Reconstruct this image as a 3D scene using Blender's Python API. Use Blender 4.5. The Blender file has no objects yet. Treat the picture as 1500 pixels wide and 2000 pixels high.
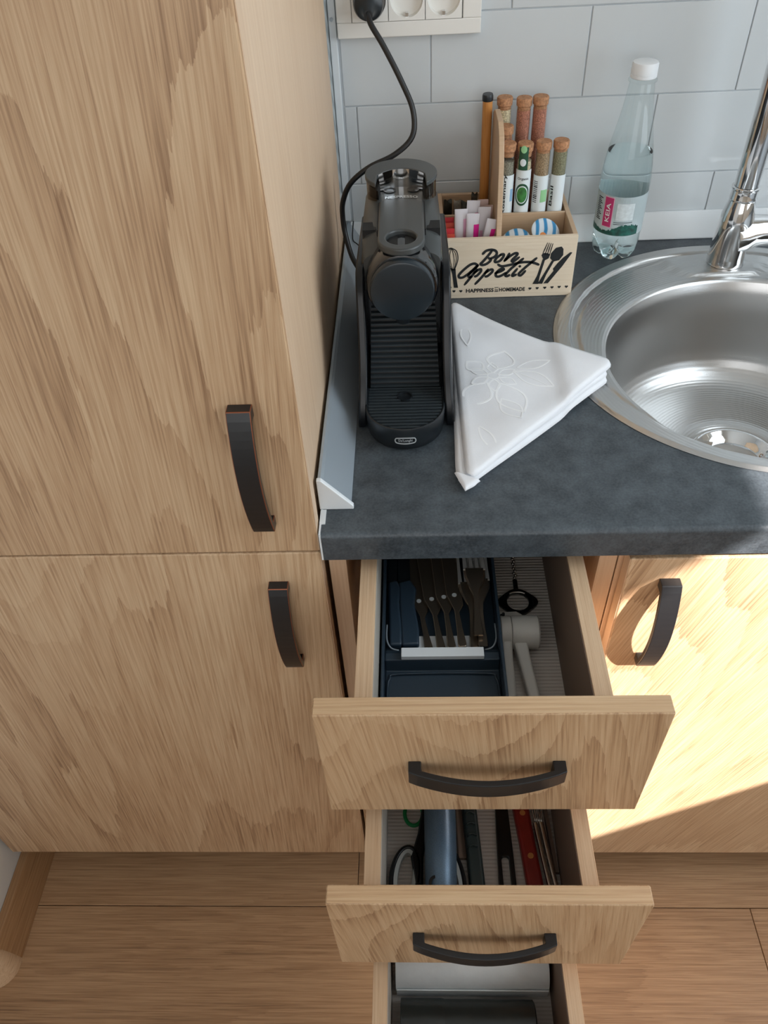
import bpy, bmesh, math, random
from mathutils import Vector, Matrix
random.seed(7)
C = bpy.context.scene.collection
PI = math.pi

# ------------------------------------------------------------------ camera
def cam_axes(yaw, pitch, roll):
    d = Vector((math.sin(yaw)*math.cos(pitch), math.cos(yaw)*math.cos(pitch), math.sin(pitch)))
    r = Vector((math.cos(yaw), -math.sin(yaw), 0)); u = r.cross(d)
    return r*math.cos(roll)+u*math.sin(roll), -r*math.sin(roll)+u*math.cos(roll), d
cd = bpy.data.cameras.new('camera'); cam = bpy.data.objects.new('camera', cd); C.objects.link(cam)
_r, _u, _d = cam_axes(math.radians(-3.5912), math.radians(-45.008), math.radians(-3.6046))
cam.matrix_world = Matrix(((_r.x, _u.x, -_d.x, .10235), (_r.y, _u.y, -_d.y, -1.09372), (_r.z, _u.z, -_d.z, 1.40201), (0, 0, 0, 1)))
cd.sensor_fit = 'VERTICAL'; cd.sensor_height = 24; cd.lens = 1507.06/2000*24; cd.clip_start = .01
bpy.context.scene.camera = cam

# ------------------------------------------------------------------ light and exposure
sc = bpy.context.scene
sc.view_settings.view_transform = 'Standard'; sc.view_settings.look = 'None'
sc.view_settings.gamma = 1; sc.view_settings.use_curve_mapping = False
sc.view_settings.exposure = 0.0
w = bpy.data.worlds.new('world'); sc.world = w; w.use_nodes = True
w.node_tree.nodes['Background'].inputs[0].default_value = (.55, .72, 1, 1)
w.node_tree.nodes['Background'].inputs[1].default_value = 1.0
sun = bpy.data.lights.new('sun', 'SUN'); sun.energy = 21; sun.angle = math.radians(.9); sun.color = (1, .91, .87)
so = bpy.data.objects.new('sun', sun); C.objects.link(so); so.location = (3, -2.5, 3.2)
so.rotation_euler = Vector((-1, .645, -.89)).to_track_quat('-Z', 'Y').to_euler()
def area(name, loc, direction, sx, sy, power, color):
    l = bpy.data.lights.new(name, 'AREA'); l.shape = 'RECTANGLE'; l.size = sx; l.size_y = sy; l.energy = power; l.color = color
    o = bpy.data.objects.new(name, l); C.objects.link(o); o.location = loc
    o.rotation_euler = Vector(direction).to_track_quat('-Z', 'Z').to_euler(); return o
area('window_daylight', (1.26, -.84, 1.55), (-1, 0, -.12), 1.25, 1.05, 15.5, (.82, .92, 1))
area('rear_fill', (.1, -2.9, 1.6), (0, 1, -.12), 1.6, 1.3, 14, (.95, .97, 1))  # added fill light behind the camera; the front wall has no window

# ------------------------------------------------------------------ helpers
def obj(name, bm, mat, parent=None, bevel=0, smooth=False, seg=2, kind=None):
    me = bpy.data.meshes.new(name)
    if isinstance(bm, bmesh.types.BMesh):
        bmesh.ops.recalc_face_normals(bm, faces=bm.faces); bm.to_mesh(me); bm.free()
    else: me = bm
    for m in (mat if isinstance(mat, (list, tuple)) else [mat]): me.materials.append(m)
    if smooth is True:
        for p in me.polygons: p.use_smooth = True
    o = bpy.data.objects.new(name, me); C.objects.link(o)
    if parent: o.parent = parent
    if kind: o['kind'] = kind
    if bevel:
        b = o.modifiers.new('bevel', 'BEVEL'); b.width = bevel; b.segments = seg; b.limit_method = 'ANGLE'; b.angle_limit = math.radians(40)
        if not smooth:
            b.harden_normals = False
    if smooth == 'auto':
        for p in me.polygons: p.use_smooth = True
        try:
            me.set_sharp_from_angle(angle=math.radians(35))
        except Exception: pass
    return o
def thing(name, label, cat, loc=(0, 0, 0), group=None):
    o = bpy.data.objects.new(name, None); C.objects.link(o); o.empty_display_size = .02
    o.location = loc; o['label'] = label; o['category'] = cat
    if group: o['group'] = group
    return o
def adopt(child, parent):
    "parent while keeping the world place of the child"
    child.parent = parent; child.matrix_parent_inverse = Matrix.Translation(parent.location).inverted(); return child
def part(name, bm, mat, root, **k):
    o = obj(name, bm, mat, **k); adopt(o, root); return o
def sub(name, bm, mat, prt, **k):
    "third level: the part has identity transform relative to world, except for its root offset"
    o = obj(name, bm, mat, **k); o.parent = prt; return o
def tag(o, label=None, cat=None, group=None, kind=None):
    for k, v in (('label', label), ('category', cat), ('group', group), ('kind', kind)):
        if v: o[k] = v
    return o
def B(): return bmesh.new()
def box(bm, x0, x1, y0, y1, z0, z1, mi=0):
    vs = [bm.verts.new(p) for p in ((x0,y0,z0),(x1,y0,z0),(x1,y1,z0),(x0,y1,z0),(x0,y0,z1),(x1,y0,z1),(x1,y1,z1),(x0,y1,z1))]
    for f in ((0,3,2,1),(4,5,6,7),(0,1,5,4),(1,2,6,5),(2,3,7,6),(3,0,4,7)):
        bm.faces.new([vs[i] for i in f]).material_index = mi
    return bm
def bx(*a): return box(B(), *a)
def prism(bm, poly, axis, a0, a1):
    "poly in the two other axes (order x,y,z), extruded along axis from a0 to a1"
    def P(p, a): return (a, p[0], p[1]) if axis == 'x' else ((p[0], a, p[1]) if axis == 'y' else (p[0], p[1], a))
    v0 = [bm.verts.new(P(p, a0)) for p in poly]; v1 = [bm.verts.new(P(p, a1)) for p in poly]
    n = len(poly); bm.faces.new(v0); bm.faces.new(v1[::-1])
    for i in range(n): bm.faces.new((v0[i], v0[(i+1) % n], v1[(i+1) % n], v1[i]))
    return bm
def loft(bm, rings, cap=True, close=True):
    rs = [[bm.verts.new(p) for p in r] for r in rings]; n = len(rs[0])
    for a, b in zip(rs, rs[1:]):
        for i in range(n if close else n-1): bm.faces.new((a[i], a[(i+1) % n], b[(i+1) % n], b[i]))
    if cap: bm.faces.new(rs[0]); bm.faces.new(rs[-1][::-1])
    return bm
def frame_of(t):
    t = t.normalized(); a = Vector((0, 0, 1)) if abs(t.z) < .9 else Vector((1, 0, 0))
    n = t.cross(a).normalized(); return n, t.cross(n).normalized()
def tube(bm, pts, r, seg=12, cap=True, smooth_path=0):
    pts = [Vector(p) for p in pts]
    if smooth_path:
        out = []
        for i in range(len(pts)-1):
            p0 = pts[max(i-1, 0)]; p1 = pts[i]; p2 = pts[i+1]; p3 = pts[min(i+2, len(pts)-1)]
            for k in range(smooth_path):
                t = k/smooth_path
                out.append(.5*((2*p1)+(p2-p0)*t+(2*p0-5*p1+4*p2-p3)*t*t+(3*p1-p0-3*p2+p3)*t**3))
        out.append(pts[-1]); pts = out
    n = len(pts); R = r if isinstance(r, (list, tuple)) else [r]*n
    if len(R) != n: R = [R[0]+(R[-1]-R[0])*i/(n-1) for i in range(n)] if len(R) == 2 else [R[min(int(i*len(R)/n), len(R)-1)] for i in range(n)]
    T = [(pts[min(i+1, n-1)]-pts[max(i-1, 0)]).normalized() for i in range(n)]
    a, b = frame_of(T[0]); rings = []
    for i in range(n):
        a = (a-T[i]*a.dot(T[i])).normalized(); b = T[i].cross(a)
        rings.append([pts[i]+(a*math.cos(2*PI*k/seg)+b*math.sin(2*PI*k/seg))*R[i] for k in range(seg)])
    return loft(bm, rings, cap)
def cyl(bm, p0, p1, r0, r1=None, seg=24): return tube(bm, [p0, p1], [r0, r1 if r1 is not None else r0], seg)
def lathe(bm, prof, c=(0, 0, 0), seg=32, cap=True):
    return loft(bm, [[(c[0]+r*math.cos(2*PI*k/seg), c[1]+r*math.sin(2*PI*k/seg), c[2]+z) for k in range(seg)] for r, z in prof], cap)
def rot(bm, ang, axis, cent, verts=None):
    bmesh.ops.rotate(bm, verts=verts or bm.verts[:], cent=cent, matrix=Matrix.Rotation(ang, 3, axis)); return bm
def ribbon(bm, pts2, wd, to3, depth, sm=4):
    "flat printed stroke of width wd along 2-D points, given a small real thickness; to3(x, y, h) -> 3-D"
    P = [Vector(p) for p in pts2]; q = []
    for i in range(len(P)-1):
        p0 = P[max(i-1, 0)]; p1 = P[i]; p2 = P[i+1]; p3 = P[min(i+2, len(P)-1)]
        for k in range(sm):
            t = k/sm; q.append(.5*((2*p1)+(p2-p0)*t+(2*p0-5*p1+4*p2-p3)*t*t+(3*p1-p0-3*p2+p3)*t**3))
    q.append(P[-1]); n = len(q); L = []; R = []
    d0 = (q[1]-q[0]).normalized()*wd*.3; d1 = (q[-1]-q[-2]).normalized()*wd*.3
    q[0] = q[0]-d0; q[-1] = q[-1]+d1
    for i in range(n):
        t = (q[min(i+1, n-1)]-q[max(i-1, 0)])
        if t.length < 1e-9: t = Vector((1, 0))
        t.normalize(); nn = Vector((-t.y, t.x)); ww = wd/2*(.55 if i in (0, n-1) else 1)
        L.append(q[i]+nn*ww); R.append(q[i]-nn*ww)
    lv = [bm.verts.new(to3(p.x, p.y, depth)) for p in L]; rv = [bm.verts.new(to3(p.x, p.y, depth)) for p in R]
    lb = [bm.verts.new(to3(p.x, p.y, 0)) for p in L]; rb = [bm.verts.new(to3(p.x, p.y, 0)) for p in R]
    for i in range(n-1):
        bm.faces.new((lv[i], rv[i], rv[i+1], lv[i+1])); bm.faces.new((lv[i], lv[i+1], lb[i+1], lb[i])); bm.faces.new((rv[i], rb[i], rb[i+1], rv[i+1]))
    return bm
def flatpoly(bm, poly, to3, depth):
    a = [bm.verts.new(to3(p[0], p[1], depth)) for p in poly]; b = [bm.verts.new(to3(p[0], p[1], 0)) for p in poly]
    bm.faces.new(a); n = len(a)
    for i in range(n): bm.faces.new((a[i], a[(i+1) % n], b[(i+1) % n], b[i]))
    return bm
def text_mesh(body, width, height, to3, depth, res=2, bold=.012):
    "lettering from the built-in font, fitted to width x height, placed by to3(x, y, h)"
    cu = bpy.data.curves.new('lettering', 'FONT'); cu.body = body; cu.resolution_u = res; cu.offset = bold
    o = bpy.data.objects.new('lettering', cu); C.objects.link(o)
    dg = bpy.context.evaluated_depsgraph_get(); me = bpy.data.meshes.new_from_object(o.evaluated_get(dg))
    bpy.data.objects.remove(o); bpy.data.curves.remove(cu)
    xs = [v.co.x for v in me.vertices]; ys = [v.co.y for v in me.vertices]
    x0, x1, y0, y1 = min(xs), max(xs), min(ys), max(ys)
    for v in me.vertices:
        v.co = Vector(to3((v.co.x-x0)/(x1-x0)*width, (v.co.y-y0)/(y1-y0)*height, depth))
    return me

# ------------------------------------------------------------------ materials
def lin(c): return tuple((x/255/12.92 if x/255 <= .04045 else ((x/255+.055)/1.055)**2.4) for x in c)+(1,)
def base(name):
    m = bpy.data.materials.new(name); m.use_nodes = True; nt = m.node_tree; return m, nt, nt.nodes['Principled BSDF']
def N(nt, typ, **k):
    n = nt.nodes.new(typ)
    for a, b in k.items():
        if a.startswith('i_'):
            key = a[2:]; key = int(key) if key.isdigit() else key.replace('_', ' ')
            n.inputs[key].default_value = b
        else: setattr(n, a, b)
    return n
def plain(name, rgb, rough=.5, metal=0, spec=.5, noise=0, nscale=60, bump=0, bscale=300, coat=0, alpha=None, sheen=0):
    m, nt, b = base(name); col = lin(rgb)
    b.inputs['Base Color'].default_value = col; b.inputs['Roughness'].default_value = rough; b.inputs['Metallic'].default_value = metal
    b.inputs['Specular IOR Level'].default_value = spec; b.inputs['Coat Weight'].default_value = coat; b.inputs['Sheen Weight'].default_value = sheen
    if alpha is not None: b.inputs['Alpha'].default_value = alpha
    tc = N(nt, 'ShaderNodeTexCoord')
    if noise:
        n = N(nt, 'ShaderNodeTexNoise', i_Scale=nscale, i_Detail=5); nt.links.new(tc.outputs['Object'], n.inputs['Vector'])
        r = N(nt, 'ShaderNodeValToRGB'); nt.links.new(n.outputs['Fac'], r.inputs[0])
        r.color_ramp.elements[0].position = .3; r.color_ramp.elements[1].position = .7
        r.color_ramp.elements[0].color = tuple(c*(1-noise) for c in col[:3])+(1,); r.color_ramp.elements[1].color = tuple(min(1, c*(1+noise)) for c in col[:3])+(1,)
        nt.links.new(r.outputs[0], b.inputs['Base Color'])
    if bump:
        n = N(nt, 'ShaderNodeTexNoise', i_Scale=bscale, i_Detail=3); nt.links.new(tc.outputs['Object'], n.inputs['Vector'])
        bp = N(nt, 'ShaderNodeBump', i_Strength=bump, i_Distance=.001); nt.links.new(n.outputs['Fac'], bp.inputs['Height']); nt.links.new(bp.outputs[0], b.inputs['Normal'])
    return m
def math_n(nt, op, a, b=None):
    n = N(nt, 'ShaderNodeMath', operation=op)
    for i, v in enumerate((a, b)):
        if v is None: continue
        if isinstance(v, (int, float)): n.inputs[i].default_value = v
        else: nt.links.new(v, n.inputs[i])
    return n.outputs[0]
def wood(name, dark, mid, light, axis='Z', seed=0, rough=.45, ring=9, fig=3.2, skew=0, contrast=1, knots=0, fine=1):
    m, nt, b = base(name); L = nt.links.new
    tc = N(nt, 'ShaderNodeTexCoord'); oi = N(nt, 'ShaderNodeObjectInfo')
    ofs = N(nt, 'ShaderNodeVectorMath', operation='SCALE'); ofs.inputs['Scale'].default_value = 3.7
    cmb = N(nt, 'ShaderNodeCombineXYZ')
    for i in range(3): L(oi.outputs['Random'], cmb.inputs[i])
    L(cmb.outputs[0], ofs.inputs[0])
    add = N(nt, 'ShaderNodeVectorMath', operation='ADD'); L(tc.outputs['Object'], add.inputs[0]); L(ofs.outputs[0], add.inputs[1])
    # turn the grain axis onto Z
    mp0 = N(nt, 'ShaderNodeMapping'); L(add.outputs[0], mp0.inputs[0])
    mp0.inputs['Rotation'].default_value = (0, skew, 0) if axis == 'Z' else ((0, PI/2+skew*.3, 0) if axis == 'X' else (PI/2, 0, 0))
    mp0.inputs['Location'].default_value = (seed*1.37, seed*.71, seed*2.11)
    def mapped(sx, sy, sz):
        k = N(nt, 'ShaderNodeMapping'); k.inputs['Scale'].default_value = (sx, sy, sz); L(mp0.outputs[0], k.inputs[0]); return k.outputs[0]
    n1 = N(nt, 'ShaderNodeTexNoise', i_Scale=fig, i_Detail=2.0, i_Roughness=.4, i_Distortion=.35); L(mapped(1, .6, .24), n1.inputs['Vector'])
    n1b = N(nt, 'ShaderNodeTexNoise', i_Scale=150, i_Detail=4, i_Roughness=.6); L(mapped(1, 1, .035), n1b.inputs['Vector'])
    n1c = N(nt, 'ShaderNodeTexNoise', i_Scale=22, i_Detail=2); L(mapped(1, 1, .2), n1c.inputs['Vector'])
    v = math_n(nt, 'MULTIPLY', n1.outputs['Fac'], ring*2.6)
    v = math_n(nt, 'ADD', v, math_n(nt, 'MULTIPLY', n1b.outputs['Fac'], .50))
    v = math_n(nt, 'ADD', v, math_n(nt, 'MULTIPLY', n1c.outputs['Fac'], .8))
    rg = math_n(nt, 'FRACT', v)
    rg = math_n(nt, 'POWER', rg, 1.5)
    n4 = N(nt, 'ShaderNodeTexNoise', i_Scale=4.5, i_Detail=1); L(mapped(1, 1, .4), n4.inputs['Vector'])
    mk = N(nt, 'ShaderNodeMapRange', i_1=.38, i_2=.60, i_3=.35, i_4=1); L(n4.outputs['Fac'], mk.inputs[0])
    rg = math_n(nt, 'MULTIPLY', rg, mk.outputs[0])
    n2 = N(nt, 'ShaderNodeTexNoise', i_Scale=420, i_Detail=3, i_Roughness=.6, i_Distortion=.2); L(mapped(1, 1, .022), n2.inputs['Vector'])
    n3 = N(nt, 'ShaderNodeTexNoise', i_Scale=5, i_Detail=2); L(mapped(1, 1, .35), n3.inputs['Vector'])
    st = N(nt, 'ShaderNodeMapRange', i_1=.36, i_2=.70); L(n2.outputs['Fac'], st.inputs[0])
    t = math_n(nt, 'ADD', math_n(nt, 'MULTIPLY', rg, .30*contrast), math_n(nt, 'MULTIPLY', st.outputs[0], .44*fine))
    t = math_n(nt, 'ADD', t, math_n(nt, 'MULTIPLY', n3.outputs['Fac'], .46))
    if knots:
        vo = N(nt, 'ShaderNodeTexVoronoi', i_Scale=2.1); L(mapped(0, 1.6, .55), vo.inputs['Vector'])
        kn = N(nt, 'ShaderNodeMapRange', i_1=.02, i_2=.11, i_3=1, i_4=0); L(vo.outputs['Distance'], kn.inputs[0])
        t = math_n(nt, 'ADD', t, math_n(nt, 'MULTIPLY', kn.outputs[0], knots))
    cr = N(nt, 'ShaderNodeValToRGB'); L(t, cr.inputs[0]); e = cr.color_ramp.elements
    e[0].position = .12; e[0].color = lin(light); e[1].position = 1.02; e[1].color = lin(dark)
    x = e.new(.58); x.color = lin(mid)
    L(cr.outputs[0], b.inputs['Base Color']); b.inputs['Roughness'].default_value = rough
    bp = N(nt, 'ShaderNodeBump', i_Strength=.25, i_Distance=.0006); bp.invert = True
    L(math_n(nt, 'ADD', math_n(nt, 'MULTIPLY', rg, .5), st.outputs[0]), bp.inputs['Height']); L(bp.outputs[0], b.inputs['Normal'])
    return m
def thin_glass(name, tint=(1, 1, 1), rough=.02, ior=1.45, extra=0.0, haze=(235, 240, 242)):
    m, nt, b = base(name); L = nt.links.new; out = nt.nodes['Material Output']; nt.nodes.remove(b)
    tr = N(nt, 'ShaderNodeBsdfTransparent'); tr.inputs[0].default_value = (*tint, 1)
    gl = N(nt, 'ShaderNodeBsdfGlossy', i_Roughness=rough); lw = N(nt, 'ShaderNodeLayerWeight', i_Blend=.5)
    f0 = ((ior-1)/(ior+1))**2
    fac = math_n(nt, 'ADD', math_n(nt, 'MULTIPLY', math_n(nt, 'POWER', lw.outputs['Facing'], 4.0), .55), f0)
    mx = N(nt, 'ShaderNodeMixShader'); L(fac, mx.inputs[0]); L(tr.outputs[0], mx.inputs[1]); L(gl.outputs[0], mx.inputs[2])
    if extra:
        df = N(nt, 'ShaderNodeBsdfDiffuse'); df.inputs[0].default_value = lin(haze)
        m2 = N(nt, 'ShaderNodeMixShader', i_0=extra); L(mx.outputs[0], m2.inputs[1]); L(df.outputs[0], m2.inputs[2]); mx = m2
    L(mx.outputs[0], out.inputs[0]); return m

OAK = ((132, 98, 70), (190, 156, 121), (218, 190, 155))
m_door = wood('oak_door_front', *OAK, axis='Z', seed=1.3, ring=8, fig=3.0, skew=-.06)
m_door_r = wood('oak_door_front_slanting', *OAK, axis='Z', seed=2.9, ring=8, fig=3.0, skew=-.30)
m_side = wood('oak_side_panel', (165, 128, 98), (205, 172, 140), (224, 196, 166), axis='Z', seed=4, ring=3, fig=2.5, contrast=.35, fine=.6)
m_edge = wood('oak_edge_band', (150, 112, 80), (196, 160, 122), (214, 183, 145), axis='X', seed=6, ring=3, contrast=.3)
m_front = wood('oak_drawer_front', (134, 98, 68), (186, 152, 116), (210, 180, 144), axis='Z', seed=2.2, ring=9, fig=4.2, skew=.12)
m_box = wood('oak_drawer_side', (160, 122, 92), (200, 166, 132), (216, 186, 152), axis='Y', seed=3.1, ring=3, contrast=.3)
m_floor = wood('laminate_floor', (92, 66, 46), (162, 125, 90), (194, 157, 119), axis='X', seed=5.5, ring=7, fig=2.6, knots=.38, rough=.42, contrast=.55)
m_skirt = wood('oak_skirting', (96, 66, 44), (150, 112, 76), (180, 140, 100), axis='Y', seed=7.5, ring=4, contrast=.4)
m_crate = wood('pale_plywood', (180, 150, 118), (222, 202, 174), (236, 220, 196), axis='X', seed=8, ring=4, contrast=.4, fine=.4)
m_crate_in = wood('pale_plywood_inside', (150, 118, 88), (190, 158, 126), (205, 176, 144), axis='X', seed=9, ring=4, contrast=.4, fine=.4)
m_bamboo = wood('bamboo', (150, 92, 40), (190, 126, 62), (206, 148, 84), axis='Z', seed=11, ring=2, contrast=.3)
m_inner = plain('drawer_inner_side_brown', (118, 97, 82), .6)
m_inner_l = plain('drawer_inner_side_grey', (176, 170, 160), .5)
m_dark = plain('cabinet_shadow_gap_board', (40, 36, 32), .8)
m_black = plain('matt_black_metal', (29, 30, 32), .33, 0, .5)
m_copper = plain('rubbed_copper_edge', (150, 92, 66), .35, .7)
m_worktop = None
def worktop_mat():
    m, nt, b = base('slate_laminate_worktop'); L = nt.links.new; tc = N(nt, 'ShaderNodeTexCoord')
    n = N(nt, 'ShaderNodeTexNoise', i_Scale=38, i_Detail=8, i_Roughness=.65); L(tc.outputs['Object'], n.inputs['Vector'])
    n2 = N(nt, 'ShaderNodeTexNoise', i_Scale=420, i_Detail=3); L(tc.outputs['Object'], n2.inputs['Vector'])
    r = N(nt, 'ShaderNodeValToRGB'); L(math_n(nt, 'ADD', math_n(nt, 'MULTIPLY', n.outputs['Fac'], .65), math_n(nt, 'MULTIPLY', n2.outputs['Fac'], .35)), r.inputs[0])
    e = r.color_ramp.elements; e[0].position = .35; e[0].color = lin((48, 54, 59)); e[1].position = .68; e[1].color = lin((86, 94, 100))
    L(r.outputs[0], b.inputs['Base Color']); b.inputs['Roughness'].default_value = .42
    bp = N(nt, 'ShaderNodeBump', i_Strength=.35, i_Distance=.0006); L(n2.outputs['Fac'], bp.inputs['Height']); L(bp.outputs[0], b.inputs['Normal'])
    return m
m_worktop = worktop_mat()
m_tile = plain('white_glazed_tile', (206, 211, 213), .09, 0, .6, noise=.03, nscale=4)
m_grout = plain('pale_grout', (196, 202, 206), .8)
m_wall = plain('white_wall_paint', (225, 226, 224), .7)
m_wall_w = plain('warm_white_wall_paint', (228, 222, 212), .8)
m_plastic_w = plain('white_socket_plastic', (232, 230, 224), .3)
m_alu = plain('satin_grey_aluminium_trim', (168, 178, 186), .3, .35)
m_alu_w = plain('white_plastic_trim', (226, 230, 232), .35)
def steel_mat(name, rough, rings=False):
    m, nt, b = base(name); L = nt.links.new; tc = N(nt, 'ShaderNodeTexCoord')
    b.inputs['Base Color'].default_value = lin((196, 196, 195)); b.inputs['Metallic'].default_value = 1; b.inputs['Roughness'].default_value = rough
    n = N(nt, 'ShaderNodeTexNoise', i_Scale=900, i_Detail=2); L(tc.outputs['Object'], n.inputs['Vector'])
    bp = N(nt, 'ShaderNodeBump', i_Strength=.25, i_Distance=.0004); h = n.outputs['Fac']
    if rings:
        mp = N(nt, 'ShaderNodeMapping'); L(tc.outputs['Object'], mp.inputs[0]); mp.inputs['Location'].default_value = (0, .04, 0)
        wv = N(nt, 'ShaderNodeTexWave', wave_type='RINGS', rings_direction='Z', i_Scale=75); L(mp.outputs[0], wv.inputs[0])
        h = math_n(nt, 'ADD', h, math_n(nt, 'MULTIPLY', wv.outputs['Fac'], 1.2))
    L(h, bp.inputs['Height']); L(bp.outputs[0], b.inputs['Normal']); return m
m_steel = steel_mat('brushed_sink_steel', .29, True)
m_chrome = plain('polished_chrome', (225, 225, 225), .06, 1)
m_cutlery = plain('cutlery_steel', (214, 208, 200), .24, 1)
m_gloss = plain('gloss_black_plastic', (12, 14, 17), .08, 0, .6, coat=.5)
m_satin = plain('satin_black_plastic', (26, 31, 35), .34)
m_greyp = plain('dark_grey_matt_plastic', (64, 67, 67), .36)
m_cheek = plain('deep_black_side_plastic', (12, 15, 19), .3, 0, .35)
m_slat = plain('grey_black_slat_plastic', (52, 59, 63), .35)
m_disc = plain('smooth_dark_slate_plastic', (32, 41, 47), .24)
m_deep = plain('recess_black', (6, 7, 8), .6)
m_white = plain('white_print', (235, 238, 240), .5)
m_silver = plain('silver_print', (205, 210, 212), .35, .3)
m_print = plain('black_print', (22, 26, 28), .6)
m_cable = plain('black_cable_rubber', (16, 17, 18), .35)

# ================================================================== SETTING
H = .871
RX = 1.30                                  # right wall
fl = obj('floor', bx(-.7, RX+.1, -3.1, .1, -.03, -.010), m_grout, kind='structure')
PW = .193; yj = -.643; plank_meshes = {}
def plank(x0, x1, y0, y1):
    bm = bx(x0+.0006, x1-.0006, y0+.0006, y1-.0006, -.010, 0)
    o = obj('plank', bm, m_floor, fl, bevel=.0005, seg=1)
rows = {0: [-.65, -.014, RX], 1: [-.65, .642, RX], -1: [-.65, .3, RX]}
k = 0
y = yj+PW*3
while y > -3.05:
    j = {yj+PW: rows[0], yj: rows[1]}.get(round(y, 6))
    if j is None:
        if abs(y-(yj+PW)) < 1e-4: j = rows[0]
        elif abs(y-yj) < 1e-4: j = rows[1]
        else:
            s = random.uniform(-.3, .9); j = [-.65, s, RX]
    for a, b in zip(j, j[1:]): plank(a, b, y-PW, min(y, .0))
    y -= PW
obj('wall_left', bx(-.72, -.604, -3.1, .1, -.01, 2.6), m_wall, kind='structure')
obj('wall_front', bx(-.72, RX+.12, -3.22, -3.1, -.01, 2.6), m_wall_w, kind='structure')
obj('ceiling', bx(-.72, RX+.12, -3.22, .12, 2.6, 2.7), m_wall, kind='structure')
# right wall with the window opening the sun comes through
WY0, WY1, WZ0, WZ1 = -1.42, -.22, .987, 2.08
bm = B()
box(bm, RX, RX+.12, -3.1, WY0, -.01, 2.6); box(bm, RX, RX+.12, WY1, .1, -.01, 2.6)
box(bm, RX, RX+.12, WY0, WY1, -.01, WZ0); box(bm, RX, RX+.12, WY0, WY1, WZ1, 2.6)
wr = obj('wall_right', bm, m_wall_w, kind='structure')
bm = B()
box(bm, RX+.05, RX+.09, WY0, WY0+.03, WZ0, WZ1); box(bm, RX+.05, RX+.09, WY1-.03, WY1, WZ0, WZ1)
box(bm, RX+.05, RX+.09, WY0, WY1, WZ1-.03, WZ1)
obj('window_1', bm, m_alu_w, kind='structure')
m_blocker = plain('white_sun_blocker', (235, 236, 232), .8)  # added sheets, out of view, that trim the sunbeam to its patch
bl = thing('added_sun_blocker', 'added, unseen sun blind drawn over most of the window', 'blocker', (RX+.03, -.95, WZ1))
part('sun_blocker_sheet', bx(RX+.03, RX+.032, -1.02, WY1-.005, WZ0+.002, WZ1-.04), m_blocker, bl)
part('upper_sun_blocker_sheet', bx(RX+.034, RX+.036, WY0+.002, -1.02, 1.673, WZ1-.04), m_blocker, bl)
# back wall and its tiles
wb = obj('wall_back', bx(-.72, RX+.12, .0017, .12, -.01, 2.6), m_grout, kind='structure')
TW, TH, TX, TZ = .1955, .1018, .1288, 1.0621
bm = bx(0, TW-.0022, 0, .006, 0, TH-.0022); tile_me = None
def tile(x, z, x0=None, x1=None):
    a = max(x, .015 if x0 is None else x0); b = x+TW
    if b-a < .01: return
    bm = bx(a+.0007, b-.0007, 0, .0016, z+.0007, z+TH-.0007)
    obj('tile', bm, m_tile, wb, bevel=.0008, seg=2)
for r in range(-2, 7):
    z = TZ+r*TH; off = 0 if r % 2 == 0 else TW/2
    x = TX+off-TW*2
    while x < RX: 
        if x+TW > .02 and x < RX-.05: tile(x, z)
        x += TW
# strip of wall seen between the tall cabinet and the tiles
m_stripe, nt, b_ = base('grey_striped_return_strip')
tc = N(nt, 'ShaderNodeTexCoord'); mp = N(nt, 'ShaderNodeMapping'); mp.inputs['Rotation'].default_value = (.6, 0, 0)
wv = N(nt, 'ShaderNodeTexWave', i_Scale=14, i_Distortion=1.5, bands_direction='Z'); nt.links.new(tc.outputs['Object'], mp.inputs[0]); nt.links.new(mp.outputs[0], wv.inputs[0])
cr = N(nt, 'ShaderNodeValToRGB'); cr.color_ramp.elements[0].color = lin((150, 158, 160)); cr.color_ramp.elements[1].color = lin((190, 196, 196)); nt.links.new(wv.outputs['Fac'], cr.inputs[0]); nt.links.new(cr.outputs[0], b_.inputs['Base Color'])
obj('trim_1', bx(-.004, .0028, -.036, .005, H+.002, 2.3), m_stripe, kind='structure')
t2 = obj('trim_2', bx(.0035, .0125, -.0035, .0045, H+.038, 2.3), m_alu_w, kind='structure', bevel=.001)
obj('screw', cyl(B(), (.0075, -.0035, 1.163), (.0075, -.0062, 1.163), .0022, seg=12), m_alu, t2)
# upstand profiles on the worktop: along the cabinet and along the wall
def prof(s): return [(0, 0), (s, 0), (s, .0018), (.006, .034), (.003, .036), (0, .036)]
bm = prism(B(), [(.0068+a*.97, H+.0003+b) for a, b in prof(.031)], 'y', -.556, -.003)
t3 = obj('trim_3', bm, m_alu, kind='structure', bevel=.0006)
bm = prism(B(), [(.0062, H+.0003), (.0395, H+.0003), (.0395, H+.0045), (.0105, H+.0385), (.0062, H+.0385)], 'y', -.5595, -.5545)
obj('end_cap', bm, m_alu_w, t3, bevel=.0008)
bm = prism(B(), [(-.0005, H+.0003), (-.017, H+.0003), (-.017, H+.0022), (-.0045, H+.036), (-.0005, H+.036)], 'x', .012, RX)
obj('trim_4', bm, m_alu_w, kind='structure', bevel=.0006)
# skirting on the left wall, with its rounded corner piece
bm = prism(B(), [(-.6035, 0), (-.568, 0), (-.569, .006), (-.583, .042), (-.590, .055), (-.6035, .055)], 'y', -.735, -.30)
bs = obj('baseboard_left', bm, m_skirt, kind='structure', bevel=.001)
bm = lathe(B(), [(.0002, 0), (.037, 0), (.036, .006), (.022, .044), (.014, .057), (.0002, .057)], (-.6035, -.735, .0003), 32)
bmesh.ops.bisect_plane(bm, geom=bm.verts[:]+bm.edges[:]+bm.faces[:], plane_co=(-.6035, 0, 0), plane_no=(-1, 0, 0), clear_outer=True)
obj('corner_cap', bm, m_box, bs, smooth='auto')

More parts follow.
